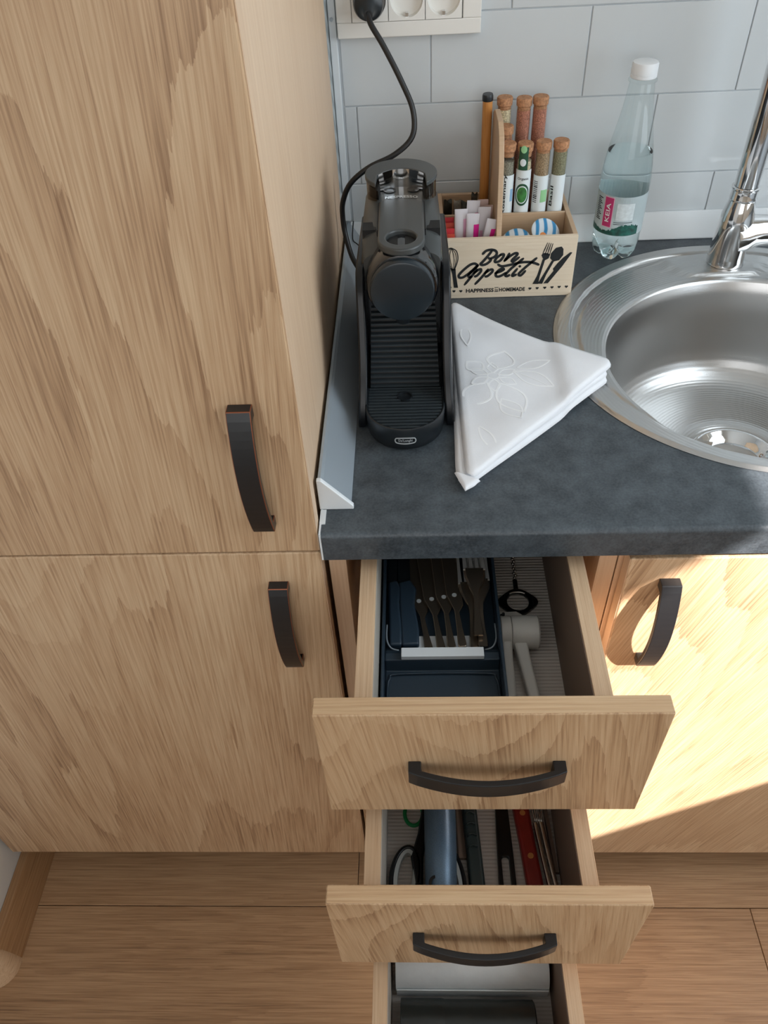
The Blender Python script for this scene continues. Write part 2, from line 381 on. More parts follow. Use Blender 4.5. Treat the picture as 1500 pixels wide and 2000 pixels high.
# ================================================================== CABINETS
def handle_mesh(L=.140, wd=.0205, foot=.0108, bow=.0245, th=.0065):
    out = []; inn = []; n = 18
    for i in range(n+1):
        t = i/n; out.append((t*L, foot+(bow-foot)*math.sin(PI*t)**.85))
    for i in range(n+1):
        t = i/n; x = .0115+t*(L-.023); inn.append((x, foot-.0055+(bow-foot)*math.sin(PI*(x/L))**.85-.0005))
    return [(0, 0)]+out+[(L, 0), (L-.0115, 0)]+inn[::-1]+[(.0115, 0)], wd
def handle(parent, cx, yf, cz, vertical=True, copper=False, wd=.0205):
    poly, wd = handle_mesh(wd=wd); bm = B()
    if vertical: prism(bm, [(yf-p[1], cz-.07+p[0]) for p in poly], 'x', cx-wd/2, cx+wd/2)
    else: prism(bm, [(cx-.07+p[0], yf-p[1]) for p in poly], 'z', cz-wd/2, cz+wd/2)
    o = obj('handle', bm, [m_black, m_copper], parent, bevel=.0007 if copper else .0009, seg=2)
    if copper: o.modifiers['bevel'].material = 1
    for p in o.data.polygons: p.use_smooth = False
    return o
DY = -.5899
# tall cabinet
tc_ = thing('tall_cabinet', 'tall oak cupboard with two doors at the left of the worktop', 'cabinet', (-.3, -.3, 0))
bm = B(); box(bm, -.015, .003, -.5675, -.038, .0965, 2.2); box(bm, -.597, -.579, -.571, -.038, .0965, 2.2)
box(bm, -.579, -.015, -.56, -.038, .0965, .1145); box(bm, -.579, -.015, -.56, -.038, .836, .852); box(bm, -.579, -.015, -.045, -.038, .1145, 2.2); box(bm, -.579, -.015, -.56, -.038, 2.18, 2.2)
part('carcass', bm, m_side, tc_, bevel=.0004, seg=1)
part('plinth', bx(-.597, .003, -.52, -.504, .0005, .0965), m_dark, tc_)
d1 = part('door', bx(-.596, .005, DY, -.572, .8445, 2.2), m_door, tc_, bevel=.0016); tag(d1, 'upper door')
handle(d1, -.0415, DY, .9545, copper=True)
d2 = part('door', bx(-.596, .005, DY, -.572, .0965, .8425), m_door, tc_, bevel=.0016); tag(d2, 'lower door')
handle(d2, -.0412, DY, .7300, copper=True)
# edge bands, lighter strips on the door edge that faces the worktop
for d, z0, z1 in ((d1, .8455, 2.199), (d2, .0975, .8415)):
    sub('edge_band', bx(.0049, .0056, DY+.0008, -.5728, z0, z1), m_side, d)

# drawer cabinet
dc = thing('drawer_cabinet', 'oak drawer unit with three drawers pulled open under the worktop', 'cabinet', (.156, -.3, 0))
bm = B(); box(bm, .0095, .0275, -.5705, -.03, .0965, .8345); box(bm, .285, .303, -.5705, -.03, .0965, .8345); box(bm, .0275, .285, -.55, -.03, .0965, .1145)
part('carcass', bm, m_side, dc, bevel=.0004, seg=1)
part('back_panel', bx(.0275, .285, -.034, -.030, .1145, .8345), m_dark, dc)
part('plinth', bx(.0095, .303, -.52, -.504, .0005, .0965), m_dark, dc)
m_liner, nt, b_ = base('grey_ribbed_drawer_mat')
b_.inputs['Base Color'].default_value = lin((208, 199, 189)); b_.inputs['Roughness'].default_value = .6
tc = N(nt, 'ShaderNodeTexCoord'); wv = N(nt, 'ShaderNodeTexWave', bands_direction='Y', i_Scale=75); nt.links.new(tc.outputs['Object'], wv.inputs[0])
bp = N(nt, 'ShaderNodeBump', i_Strength=.8, i_Distance=.0008); nt.links.new(wv.outputs['Fac'], bp.inputs['Height']); nt.links.new(bp.outputs[0], b_.inputs['Normal'])
def drawer(yf, zt, zb, ztop, zfloor, closed=False, hz=None, lab=None):
    x0, x1 = .0105, .3085
    yb = yf+.018+.44
    side = obj('drawer', prism(B(), [(0, 0), (1, 0), (1, 1)], 'x', 0, 1), m_box)   # replaced below
    bpy.data.objects.remove(side)
    bm = B(); box(bm, .0435, .0595, yf+.018, yb, zfloor-.012, ztop); box(bm, .2505, .2665, yf+.018, yb, zfloor-.012, ztop)
    box(bm, .0595, .2505, yb-.014, yb, zfloor-.012, ztop-.01)
    dr = part('drawer', bm, m_box, dc, bevel=.0004, seg=1)
    if lab: tag(dr, lab)
    sub('drawer_bottom', bx(.0598, .2502, yf+.0182, yb-.0145, zfloor-.006, zfloor-.002), m_inner, dr)
    sub('drawer_mat', bx(.0600, .2500, yf+.0185, yb-.0147, zfloor-.0019, zfloor), m_liner, dr)
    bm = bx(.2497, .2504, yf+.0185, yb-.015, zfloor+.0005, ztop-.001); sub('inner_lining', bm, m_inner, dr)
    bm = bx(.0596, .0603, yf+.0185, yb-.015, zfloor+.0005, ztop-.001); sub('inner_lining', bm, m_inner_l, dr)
    f = sub('front_panel', bx(x0, x1, yf, yf+.0178, zb, zt), m_front, dr, bevel=.0013)
    sub('top_edge_band', bx(x0+.0012, x1-.0012, yf+.0012, yf+.0166, zt-.0002, zt+.0005), m_edge, dr)
    hd = handle(dr, .1592, yf, hz, vertical=False, wd=.0205)
    return dr
YD1, YD2, YD3 = -.7636, -.8505, -.957
drawer(YD1, .8335, .6535, .815, .700, hz=.7445, lab='top drawer, holding the cutlery tray')
drawer(YD2, .6505, .4695, .630, .515, hz=.5620, lab='second drawer, holding scissors and tools')
drawer(YD3, .4665, .2850, .445, .330, hz=.378, lab='third drawer, holding rolls')
drawer(-.590, .2825, .0985, .262, .150, hz=.19, lab='bottom drawer, shut')

# sink cabinet
sk = thing('sink_cabinet', 'sunlit oak cupboard under the sink', 'cabinet', (.61, -.3, 0))
bm = B(); box(bm, .3045, .3225, -.5705, -.03, .0965, .8345); box(bm, .888, .906, -.5705, -.03, .0965, .8345); box(bm, .3225, .888, -.55, -.03, .0965, .1145)
part('carcass', bm, m_side, sk, bevel=.0004, seg=1)
part('plinth', bx(.3045, .906, -.52, -.504, .0005, .0965), m_dark, sk)
sd = part('door', bx(.3095, .905, DY, -.572, .0965, .8255), m_door_r, sk, bevel=.0014)
handle(sd, .3530, DY, .7260)
sub('edge_band', bx(.3089, .3096, DY+.0008, -.5728, .0975, .8245), m_side, sd)

# ================================================================== WORKTOP
WF = -.5937; WT = .0355
cxs, cys, RS = .515, -.285, .243
wt = thing('worktop', 'dark slate-grey laminate worktop with a rounded front edge', 'worktop', (.65, -.3, H-WT))
bm = B(); X0, X1 = .0092, RX-.002; YB = -.001; YS = -.562
hole = [(cxs+.228*math.cos(2*PI*i/72), cys+.228*math.sin(2*PI*i/72)) for i in range(72)]
outer = [(X0, YS), (X1, YS), (X1, YB), (X0, YB)]
ov = [bm.verts.new((x, y, H)) for x, y in outer]; hv = [bm.verts.new((x, y, H)) for x, y in hole]
ed = [bm.edges.new((ov[i], ov[(i+1) % 4])) for i in range(4)]+[bm.edges.new((hv[i], hv[(i+1) % 72])) for i in range(72)]
bmesh.ops.triangle_fill(bm, edges=ed, use_beauty=True)
r = bmesh.ops.extrude_face_region(bm, geom=bm.faces[:]); bmesh.ops.translate(bm, verts=[v for v in r['geom'] if isinstance(v, bmesh.types.BMVert)], vec=(0, 0, -WT))
pf = [(YS, H-WT), (YS, H)]
for i in range(9):
    a = PI/2*i/8; pf.append((WF+.006-.006*math.sin(a), H-.006+.006*math.cos(a)))
pf += [(WF, H-WT)]
prism(bm, pf, 'x', X0, X1)
part('worktop_slab', bm, m_worktop, wt)
bm = B(); box(bm, .0072, .0090, WF+.0002, -.02, H-WT, H+.0006); box(bm, .0072, .0128, WF+.014, -.5605, H+.0003, H+.0013)
part('end_strip', bm, m_alu_w, wt)

# ================================================================== SINK
def sstep(e0, e1, x):
    t = max(0, min(1, (x-e0)/(e1-e0))); return t*t*(3-2*t)
bx_c, by_c, RB = 0.0, -.04, .187
sink = thing('round_sink', 'round brushed steel sink let into the worktop', 'sink', (cxs, cys, H))
bm = B(); NS = 144
fr = [0, .02, .05, .12, .2, .30, .36, .40, .46, .50, .56, .62, .7, .78, .86, .93, .98, 1.0]
rings = []
def surf(x, y):
    d = RS-math.hypot(x, y)                    # distance in from the outer edge
    z = .0005+.0032*sstep(0, .005, d)
    z -= .0045*sstep(.0190, .0225, d); z += .0022*sstep(.0295, .033, d)
    X = abs(x-.0); Y = y
    d1 = Y-.155; d2 = (.082-X)*.8+(Y-.202)*.6
    if d > .02:
        z += .0045*sstep(-.0025, .0025, min(d1, d2))*sstep(.028, .032, d)
    e = math.hypot(x-bx_c, y-by_c)-RB
    z -= .0010*(1-sstep(.0, .006, e))
    return z
for i in range(60):
    f = i/59; ring = []
    for k in range(NS):
        a = 2*PI*k/NS; c, s = math.cos(a), math.sin(a)
        ox, oy = RS*c, RS*s
        # matching point of the bowl edge in the same direction from the bowl centre
        ix, iy = bx_c+RB*c, by_c+RB*s
        x, y = ox+(ix-ox)*f, oy+(iy-oy)*f
        ring.append((x, y, surf(x, y)))
    rings.append(ring)
prof_b = [(.1855, -.0035), (.184, -.008), (.181, -.02), (.178, -.045), (.175, -.08), (.171, -.105), (.164, -.122), (.152, -.135), (.136, -.1425), (.11, -.146), (.08, -.1475), (.060, -.1485), (.058, -.151), (.048, -.1515), (.046, -.156), (.036, -.158), (.0355, -.166)]
for r, z in prof_b:
    rings.append([(bx_c+r*math.cos(2*PI*k/NS), by_c+r*math.sin(2*PI*k/NS), z) for k in range(NS)])
loft(bm, rings, cap=False)
bm.normal_update()
bmesh.ops.recalc_face_normals(bm, faces=bm.faces)
basin = obj('basin', bm, m_steel, sink, smooth=True)
md = basin.modifiers.new('solidify', 'SOLIDIFY'); md.thickness = .0006; md.offset = 0
dr = obj('drain', lathe(B(), [(.0565, -.1505), (.0565, -.1470), (.054, -.1458), (.050, -.1470), (.046, -.1510), (.038, -.1528), (.036, -.158), (.0005, -.158)], (bx_c, by_c, 0), 48, cap=False), m_chrome, sink, smooth=True)
bm = lathe(B(), [(.0005, -.1565), (.0340, -.1565), (.0345, -.1545), (.030, -.1525), (.012, -.1515), (.010, -.1465), (.0005, -.146)], (bx_c, by_c, 0), 32)
obj('strainer', bm, m_chrome, dr, smooth='auto')

# ================================================================== FAUCET
fx, fy, fz = .527, -.099, H+.0065
fa = thing('kitchen_tap', 'polished chrome mixer tap standing on the back of the sink', 'tap', (fx, fy, fz))
pr = [(.0005, 0), (.0242, 0), (.0246, .003), (.0240, .006), (.0236, .012), (.0232, .03), (.0224, .05), (.0205, .068), (.0176, .081), (.0162, .086), (.0005, .086)]
part('tap_body', lathe(B(), pr, (fx, fy, fz), 48), m_chrome, fa, smooth='auto')
part('collar', lathe(B(), [(.0005, 0), (.0168, 0), (.0172, .002), (.0165, .004), (.0162, .013), (.0175, .0145), (.0175, .0165), (.0150, .0175), (.0005, .0175)], (fx, fy, fz+.0862), 48), m_chrome, fa, smooth='auto')
tz = fz+.104
sp = [(fx, fy, tz), (fx, fy, tz+.10), (fx, fy, tz+.20)]+[(fx, fy-.075+.075*math.cos(a*PI/10), tz+.20+.075*math.sin(a*PI/10)) for a in range(1, 11)]+[(fx, fy-.15, tz+.16)]
part('spout', tube(B(), sp, .0150, 32, smooth_path=5), m_chrome, fa, smooth='auto')
bm = tube(B(), [(fx+.002, fy, fz+.038), (fx+.014, fy, fz+.040), (fx+.024, fy, fz+.042), (fx+.034, fy, fz+.043), (fx+.05, fy, fz+.043), (fx+.064, fy, fz+.043)], [.0262, .0250, .0215, .0198, .0190, .0190], 36)
part('valve_body', bm, m_chrome, fa, smooth='auto')
bm = tube(B(), [(fx+.0645, fy, fz+.043), (fx+.067, fy, fz+.043), (fx+.094, fy, fz+.043), (fx+.097, fy, fz+.043)], [.0165, .0190, .0190, .016], 36)
lv = part('lever_cap', bm, m_chrome, fa, smooth='auto')
sub('lever', tube(B(), [(fx+.082, fy, fz+.064), (fx+.084, fy-.012, fz+.10), (fx+.088, fy-.03, fz+.14)], [.006, .005, .0045], 16), m_chrome, lv, smooth='auto')

# ================================================================== COFFEE MACHINE
mx = .0905
cm = thing('capsule_coffee_machine', 'narrow black capsule coffee machine on the worktop beside the tall cupboard', 'coffee machine', (mx, -.3, H))
Z = H+.0003
def Dshape(r, yc, yb, n=28, wx=None):
    wx = wx or r
    return [(mx+wx*math.cos(PI+PI*i/n), yc+r*math.sin(PI+PI*i/n)) for i in range(n+1)]+[(mx+wx, yb), (mx-wx, yb)]
# chassis under everything
bm = B(); rings = []
for z, g in ((0, -.003), (.003, 0), (.018, .0), (.022, -.002)):
    rings.append([(x, y, Z+z) for x, y in Dshape(.030+g, -.40, -.185, wx=.045+g)])
part('chassis', loft(bm, rings), m_satin, cm, smooth='auto')
# drip tray cup in front
bm = B(); rings = []
for z, r in ((0, .0385), (.002, .0402), (.012, .0415), (.0265, .0425), (.0285, .0420), (.0290, .0410), (.0285, .0400), (.0262, .0398)):
    rings.append([(x, y, Z+z) for x, y in Dshape(r, -.4325, -.4005)])
tray = part('drip_tray', loft(bm, rings), m_satin, cm, smooth='auto')
tzt = Z+.0272
for i in range(14):
    yy = -.4325-.0365+i*.0052
    hw = math.sqrt(max(.0398**2-max(0, (-.4325-yy))**2, 1e-6))-.0006
    segs = [(-hw, hw)]
    dd = abs(yy+.416)
    if dd < .0072:
        h2 = math.sqrt(.0072**2-dd*dd)+.0012; segs = [(-hw, -h2), (h2, hw)]
    for a, b in segs:
        sub('grate_bar', bx(mx+a, mx+b, yy-.0011, yy+.0011, tzt-.003, tzt+.0012), m_slat, tray)
sub('grate_floor', prism(B(), Dshape(.0396, -.4325, -.401), 'z', tzt-.006, tzt-.0032), m_deep, tray)
bm = lathe(B(), [(.0070, -.003), (.0070, .0016), (.0084, .0016), (.0084, -.003)], (mx, -.416, tzt), 28, cap=False); sub('grate_ring', bm, m_satin, tray, smooth='auto')
# badge on the tray front
def tray3(x, y, h):
    a = x/.0423; r = .0421+h-.0006*(1-y/.01); return (mx+r*math.sin(a), -.4325-r*math.cos(a), Z+.0095+y)
bm = B(); pts = []
for k in range(41):
    t = 2*PI*k/40; c, s = math.cos(t), math.sin(t)
    pts.append((max(-1, min(1, c*1.6))*.0075+ .0035*(c if abs(c) > .6 else c), .0045+.0040*s))
ribbon(bm, pts, .0010, tray3, .0006, 2); sub('badge_outline', bm, m_silver, tray)
me = text_mesh("De'Longhi", .0145, .0046, lambda x, y, h: tray3(x-.00725, y+.0026, h), .0007); sub('badge_lettering', me, m_silver, tray)
# grille between cup stand and head
def gw(t): return .0378-(.0040*t)
gz0, gz1 = Z+.026, Z+.112; gy0, gy1 = -.4000, -.3600
bm = B(); v = [(-1, 0), (1, 0), (1, 1), (-1, 1)]
front = [(mx+s*gw(t), gy0+(gy1-gy0)*t+.004, gz0+(gz1-gz0)*t) for s, t in v]; back = [(p[0], p[1]+.012, p[2]) for p in front]
loft(bm, [front, back]); gp = part('grille_back', bm, m_deep, cm)
for i in range(17):
    t = (i+.6)/17; yy = gy0+(gy1-gy0)*t; zz = gz0+(gz1-gz0)*t
    sub('slat', bx(mx-gw(t), mx+gw(t), yy-.0008, yy+.0045, zz-.0009, zz+.0009), m_slat, gp)
# shell: arched body
def arch(w, top, z0, n=20, flat=.010):
    L = [(-w, z0)]; r = w-flat
    for i in range(n+1):
        a = PI-PI*i/n; L.append((math.cos(a)*r*1.0+(flat if math.cos(a) > 0 else -flat)*1, top-r*.55+math.sin(a)*r*.55))
    L.append((w, z0)); return L
bm = B(); rings = []
for y, w, top in ((-.200, .040, .158), (-.205, .0425, .163), (-.30, .0430, .165), (-.352, .0425, .166), (-.3575, .0415, .165)):
    rings.append([(mx+x, y, Z+z) for x, z in arch(w, top, .0225 if y > -.35 else .0225)])
part('body_shell', loft(bm, rings), m_gloss, cm, smooth='auto')
# side cheeks that run down to the table
for s in (-1, 1):
    P = [(-.205, .135), (-.345, .150), (-.366, .149), (-.376, .142), (-.384, .128), (-.391, .108), (-.398, .088), (-.407, .068), (-.418, .050), (-.428, .035), (-.434, .022), (-.436, .010), (-.434, .0005), (-.400, 0), (-.205, 0)]
    def xo(z, o): return mx+s*(.0432+o+.0042*(1-min(z/.09, 1))**2+(.0015 if s > 0 else 0))
    bm = loft(B(), [[(xo(z, 0)-s*.0045, y, Z+z) for y, z in P], [(xo(z, .0045), y, Z+z) for y, z in P]])
    part('side_cheek', bm, m_cheek, cm, bevel=.0020, seg=3, smooth='auto')
# brewing head
hz = Z+.1415
bm = B(); rings = []
for y, r in ((-.345, .0370), (-.376, .0370), (-.386, .0362), (-.3895, .0345), (-.3900, .0325)):
    rings.append([(mx+r*math.cos(2*PI*k/56), y, hz+r*math.sin(2*PI*k/56)) for k in range(56)])
part('brewing_head', loft(bm, rings), m_gloss, cm, smooth='auto')
bm = B(); rings = []
for y, r in ((-.3895, .0325), (-.3965, .0323), (-.3985, .0312), (-.3990, .0295)):
    rings.append([(mx+r*math.cos(2*PI*k/56), y, hz+.0005+r*math.sin(2*PI*k/56)) for k in range(56)])
part('front_disc', loft(bm, rings), m_disc, cm, smooth='auto')
part('spout', tube(B(), [(mx, -.378, hz-.034), (mx, -.378, hz-.044)], [.010, .007], 20), m_satin, cm, smooth='auto')
# grey top cover in two shoulders, lever between them
bm = B(); rings = []
for y, w, top in ((-.2335, .0385, .1795), (-.238, .0400, .1808), (-.29, .0410, .1812), (-.330, .0408, .1800), (-.350, .0402, .1740), (-.362, .0388, .1660)):
    outr = arch(w, top, top-.040, flat=.020); rings.append([(mx+x, y, Z+z) for x, z in outr])
part('top_cover', loft(bm, rings), m_greyp, cm, smooth='auto')
bm = B()
lp = []
for i in range(13):
    a = PI*i/12; lp.append((mx+.0235*math.cos(PI+a), -.366+.025*math.sin(PI+a)))
lp += [(mx+.0235, -.2800), (mx+.0150, -.2755), (mx, -.2735), (mx-.0150, -.2755), (mx-.0235, -.2800)]
hv = [(mx+.0150*math.cos(2*PI*k/32), -.3640+.0160*math.sin(2*PI*k/32)) for k in range(32)]
a1 = [bm.verts.new((x, y, Z+.1832)) for x, y in lp]; h1 = [bm.verts.new((x, y, Z+.1832)) for x, y in hv]
bmesh.ops.triangle_fill(bm, edges=[bm.edges.new((a1[i], a1[(i+1) % len(a1)])) for i in range(len(a1))]+[bm.edges.new((h1[i], h1[(i+1) % 32])) for i in range(32)], use_beauty=True)
r = bmesh.ops.extrude_face_region(bm, geom=bm.faces[:]); bmesh.ops.translate(bm, verts=[v for v in r['geom'] if isinstance(v, bmesh.types.BMVert)], vec=(0, 0, -.0075))
lev = part('lever', bm, m_greyp, cm, bevel=.0018, seg=3, smooth='auto')
sub('finger_well', lathe(B(), [(.0005, 0), (.0145, 0), (.0145, .0015), (.0005, .0015)], (mx, -.3640, Z+.1768), 28), m_deep, lev, smooth='auto')
part('lever_gap', prism(B(), [(mx-.0248, -.345), (mx+.0248, -.345), (mx+.0248, -.2792), (mx+.0155, -.2742), (mx, -.2720), (mx-.0155, -.2742), (mx-.0248, -.2792)], 'z', Z+.172, Z+.18165), m_deep, cm)
for s in (-1, 1):
    part('side_notch', bx(min(mx+s*.026, mx+s*.0395), max(mx+s*.026, mx+s*.0395), -.338, -.320, Z+.160, Z+.1790), m_deep, cm)
for s in (-1, 1):
    part('button', lathe(B(), [(.0005, 0), (.0066, 0), (.0070, .0006), (.0060, .0006), (.0054, .0002), (.0005, .0002)], (mx+s*.0130, -.2475, Z+.1812), 28), m_satin, cm, smooth='auto')
me = text_mesh('NESPRESSO', .0350, .0046, lambda x, y, h: (mx-.0175+x, -.2685-.0022*((x-.0175)/.0175)**2+y*1.3, Z+.1813+h), .0003, bold=.02); part('brand_lettering', me, m_silver, cm)
# chrome step and tank lid
bm = B(); n = 16; A = []; Bt = []
for i in range(n+1):
    a = -1+2*i/n; xx = a*.0245; yt = -.2365-.014*a*a; A.append((mx+xx, yt, Z+.1996)); Bt.append((mx+xx*.92, yt-.001, Z+.178))
loft(bm, [A+[(p[0], p[1]+.004, p[2]) for p in A[::-1]], Bt+[(p[0], p[1]+.006, p[2]) for p in Bt[::-1]]])
part('chrome_step', bm, m_chrome, cm, smooth='auto')
lid = []
for i in range(41):
    a = math.radians(-46)+math.radians(272)*i/40; lid.append((mx+.0390*math.cos(a), -.247+.0390*math.sin(a)))
lid += [(mx-.0255, -.2520)]+[(mx+a*.0255, -.2360-.0145*a*a) for a in (-.8, -.5, -.2, 0, .2, .5, .8)]+[(mx+.0255, -.2520)]
part('tank_lid', prism(B(), lid, 'z', Z+.1955, Z+.2002), m_greyp, cm, bevel=.0009)
m_tank = thin_glass('smoky_tank_plastic', (.62, .52, .42), .03, 1.5)
tk = [(mx+(x-mx)*.97, -.225+(y+.225)*.97) for x, y in lid]
bm = loft(B(), [[(x, y, Z+z) for x, y in tk] for z in (.0235, .1950)], cap=False)
part('water_tank', bm, m_tank, cm, smooth='auto')
part('tank_floor', loft(B(), [[(mx+(x-mx)*.9, -.225+(y+.225)*.9, Z+z) for x, y in lid] for z in (.168, .190)]), m_deep, cm)

# ================================================================== SOCKET, PLUG AND CABLE
so_ = thing('triple_wall_socket', 'white triple wall socket over the tiles with one plug in it', 'socket', (.10, 0, 1.182))
SZ0 = 1.1593; sx0 = .0328; S = .0445
bm = B(); box(bm, .0142, .1895, -.0105, -.0006, 1.1425, SZ0); box(bm, .0142, .1895, -.0105, -.0006, SZ0+.0455, 1.222)
box(bm, .0142, sx0, -.0105, -.0006, SZ0, SZ0+.0455); box(bm, sx0+3*S+.001, .1895, -.0105, -.0006, SZ0, SZ0+.0455)
part('socket_frame', bm, m_plastic_w, so_, bevel=.0012, seg=3)
for i in range(3):
    x0 = sx0+i*S+.0006; x1 = x0+S-.0008; xc = (x0+x1)/2; zc = SZ0+.0228; bm = B()
    o4 = [bm.verts.new((x, -.0112, z)) for x, z in ((x0, SZ0+.0006), (x1, SZ0+.0006), (x1, SZ0+.0450), (x0, SZ0+.0450))]
    cc = [bm.verts.new((xc+.0197*math.cos(2*PI*k/40), -.0112, zc+.0197*math.sin(2*PI*k/40))) for k in range(40)]
    bmesh.ops.triangle_fill(bm, edges=[bm.edges.new((o4[j], o4[(j+1) % 4])) for j in range(4)]+[bm.edges.new((cc[j], cc[(j+1) % 40])) for j in range(40)], use_beauty=True)
    prev = cc
    for rr, yy in ((.0194, -.0075), (.0188, -.0020)):
        nr = [bm.verts.new((xc+rr*math.cos(2*PI*k/40), yy, zc+rr*math.sin(2*PI*k/40))) for k in range(40)]
        for j in range(40): bm.faces.new((prev[j], prev[(j+1) % 40], nr[(j+1) % 40], nr[j]))
        prev = nr
    bm.faces.new(prev)
    for a, b in ((0, 1), (1, 2), (2, 3), (3, 0)):
        p = o4[a].co; q = o4[b].co; bm.faces.new((o4[a], o4[b], bm.verts.new((q.x, -.001, q.z)), bm.verts.new((p.x, -.001, p.z))))
    ins = part('socket_insert', bm, m_plastic_w, so_)
    for s in (-1, 1):
        sub('earth_contact', bx(xc-.002, xc+.002, -.0085, -.0022, zc+s*.0175-.003, zc+s*.0175+.003), m_chrome, ins, bevel=.0004)
cab = thing('power_cable', 'black mains cable with plug running from the socket down behind the coffee machine', 'cable', (.055, -.03, 1.18))
pc = (.0550, 0, SZ0+.0232)
bm = B(); rings = []
for y, r, dz in ((-.0030, .0178, 0), (-.030, .0182, 0), (-.036, .0165, 0), (-.0385, .0120, -.001), (-.047, .0070, -.003), (-.053, .0052, -.006)):
    rings.append([(pc[0]+r*math.cos(2*PI*k/36), y, pc[2]+dz+r*math.sin(2*PI*k/36)) for k in range(36)])
part('plug', loft(bm, rings), m_satin, cab, smooth='auto')
cp = [(.0550, -.050, 1.178), (.058, -.062, 1.169), (.0720, -.070, 1.148), (.0915, -.082, 1.114), (.1050, -.093, 1.084), (.1035, -.102, 1.057), (.0810, -.112, 1.040), (.0490, -.118, 1.028), (.0250, -.120, 1.010), (.0135, -.117, .986), (.0115, -.116, .965), (.0135, -.120, .944), (.0210, -.135, .921), (.0340, -.158, .909), (.044, -.174, .903), (.052, -.181, .898)]
part('cable', tube(B(), cp, .0034, 14, smooth_path=6), m_cable, cab, smooth=True)
tag(obj('thin_wire', tube(B(), [(.0165, -.010, .9115), (.0165, -.045, .902), (.024, -.056, .8985), (.040, -.066, .886), (.055, -.075, .8735)], .0009, 8, smooth_path=4), m_cable), 'thin dark wire behind the coffee machine in the worktop corner', 'wire')

# ================================================================== NAPKIN
m_cloth = plain('white_damask_cotton', (236, 237, 240), .8, noise=.02, nscale=30, bump=.25, bscale=1500, sheen=.2)
m_damask = plain('damask_woven_motif', (248, 249, 250), .4)
nk = thing('folded_napkin', 'white damask cloth napkin folded to a triangle beside the coffee machine', 'napkin', (.21, -.37, H))
def cloth_layer(Apt, Bpt, Cpt, bulge_ab, z0, th, n=34, lift=0.0, soft=.003):
    "closed rounded triangular cloth layer"
    A, Bp, Cp = Vector(Apt), Vector(Bpt), Vector(Cpt); bm = B(); idx = {}
    def P(i, j):
        u, v = i/n, j/n; wgt = 1-u-v
        p = A*wgt+Bp*u+Cp*v
        nrm = (Bp-A).normalized(); nrm = Vector((-nrm.y, nrm.x))
        kk = max(u, v, wgt)
        if kk > .92: p = p+((A+Bp+Cp)/3-p)*.10*((kk-.92)/.08)**2
        p = p-nrm*(4*u*wgt*bulge_ab)                       # hollow upper edge
        q = (Cp-Bp).normalized(); q = Vector((-q.y, q.x))
        p = p-q*(math.sin(u*v*4*PI)*.0011)
        L1, L2, L3 = (Bp-A).length, (Cp-Bp).length, (Cp-A).length
        ar = abs((Bp-A).cross(Cp-A))
        d = min(v*ar/L1, wgt*ar/L2, u*ar/L3)
        e = min(1, d/soft); prof = math.sqrt(max(0, 1-(1-e)**2))
        wave = .0012*math.sin(p.x*60+p.y*25)*min(1, d/.03)+.0010*math.sin(p.y*70-p.x*20)*min(1, d/.03)
        li = lift*sstep(.258, .273, p.x)
        return p, z0+th/2+li, th/2*prof, wave
    top = {}; bot = {}
    for i in range(n+1):
        for j in range(n+1-i):
            p, zc, h, wv = P(i, j)
            edge = (i == 0 or j == 0 or i+j == n)
            top[i, j] = bm.verts.new((p.x, p.y, zc+h+(wv if not edge else 0)))
            bot[i, j] = top[i, j] if edge else bm.verts.new((p.x, p.y, zc-h))
    for i in range(n):
        for j in range(n-i):
            for D, fl in ((top, 0), (bot, 1)):
                t = [D[i, j], D[i+1, j], D[i, j+1]]
                try: bm.faces.new(t[::-1] if fl else t)
                except ValueError: pass
                if i+j < n-1:
                    t = [D[i+1, j], D[i+1, j+1], D[i, j+1]]
                    try: bm.faces.new(t[::-1] if fl else t)
                    except ValueError: pass
    return bm
LY = [((.1500, -.193), (.329, -.3620), (.1420, -.545), .009, .0006, .0040),
      ((.1490, -.188), (.330, -.3545), (.1400, -.538), .010, .0045, .0034),
      ((.1470, -.181), (.3360, -.3420), (.1500, -.540), .011, .0079, .0052)]
for k, (a, b_1, c, bu, z0, th) in enumerate(LY):
    part('cloth_fold', cloth_layer(a, b_1, c, bu, H+z0, th, n=34, lift=.0046, soft=.0032), m_cloth, nk, smooth=True)
bm = cloth_layer((.1385, -.516), (.166, -.531), (.1490, -.546), .0, H+.0042, .0070, n=14, soft=.004); part('folded_corner', bm, m_cloth, nk, smooth=True)
def nap3(x, y, h): 
    wv = .0012*math.sin(x*60+y*25)+.0010*math.sin(y*70-x*20)
    return (x, y, H+.0131+wv*.95+.0046*sstep(.258, .273, x)+h*.35)
def leaf(c, ang, l, wdt):
    c = Vector(c); d = Vector((math.cos(ang), math.sin(ang))); n_ = Vector((-d.y, d.x)); pts = []
    for i in range(9): t = i/8; pts.append(c+d*l*t+n_*wdt*math.sin(PI*t))
    for i in range(9): t = 1-i/8; pts.append(c+d*l*t-n_*wdt*math.sin(PI*t))
    return pts
bm = B(); fc = (.1905, -.363)
for k in range(6):
    a = k*PI/3+.5; ribbon(bm, leaf((fc[0]+.007*math.cos(a), fc[1]+.007*math.sin(a)), a, .022, .0062), .0017, nap3, .0006, 2)
ribbon(bm, [(fc[0]+.0065*math.cos(a*PI/8), fc[1]+.0065*math.sin(a*PI/8)) for a in range(17)], .0017, nap3, .0006, 2)
for a, l in ((1.25, .040), (2.3, .026), (4.15, .044), (5.1, .056)):
    ribbon(bm, leaf((fc[0]+.016*math.cos(a), fc[1]+.016*math.sin(a)), a, l, .4*min(l, .040)), .0024, nap3, .0006, 2)
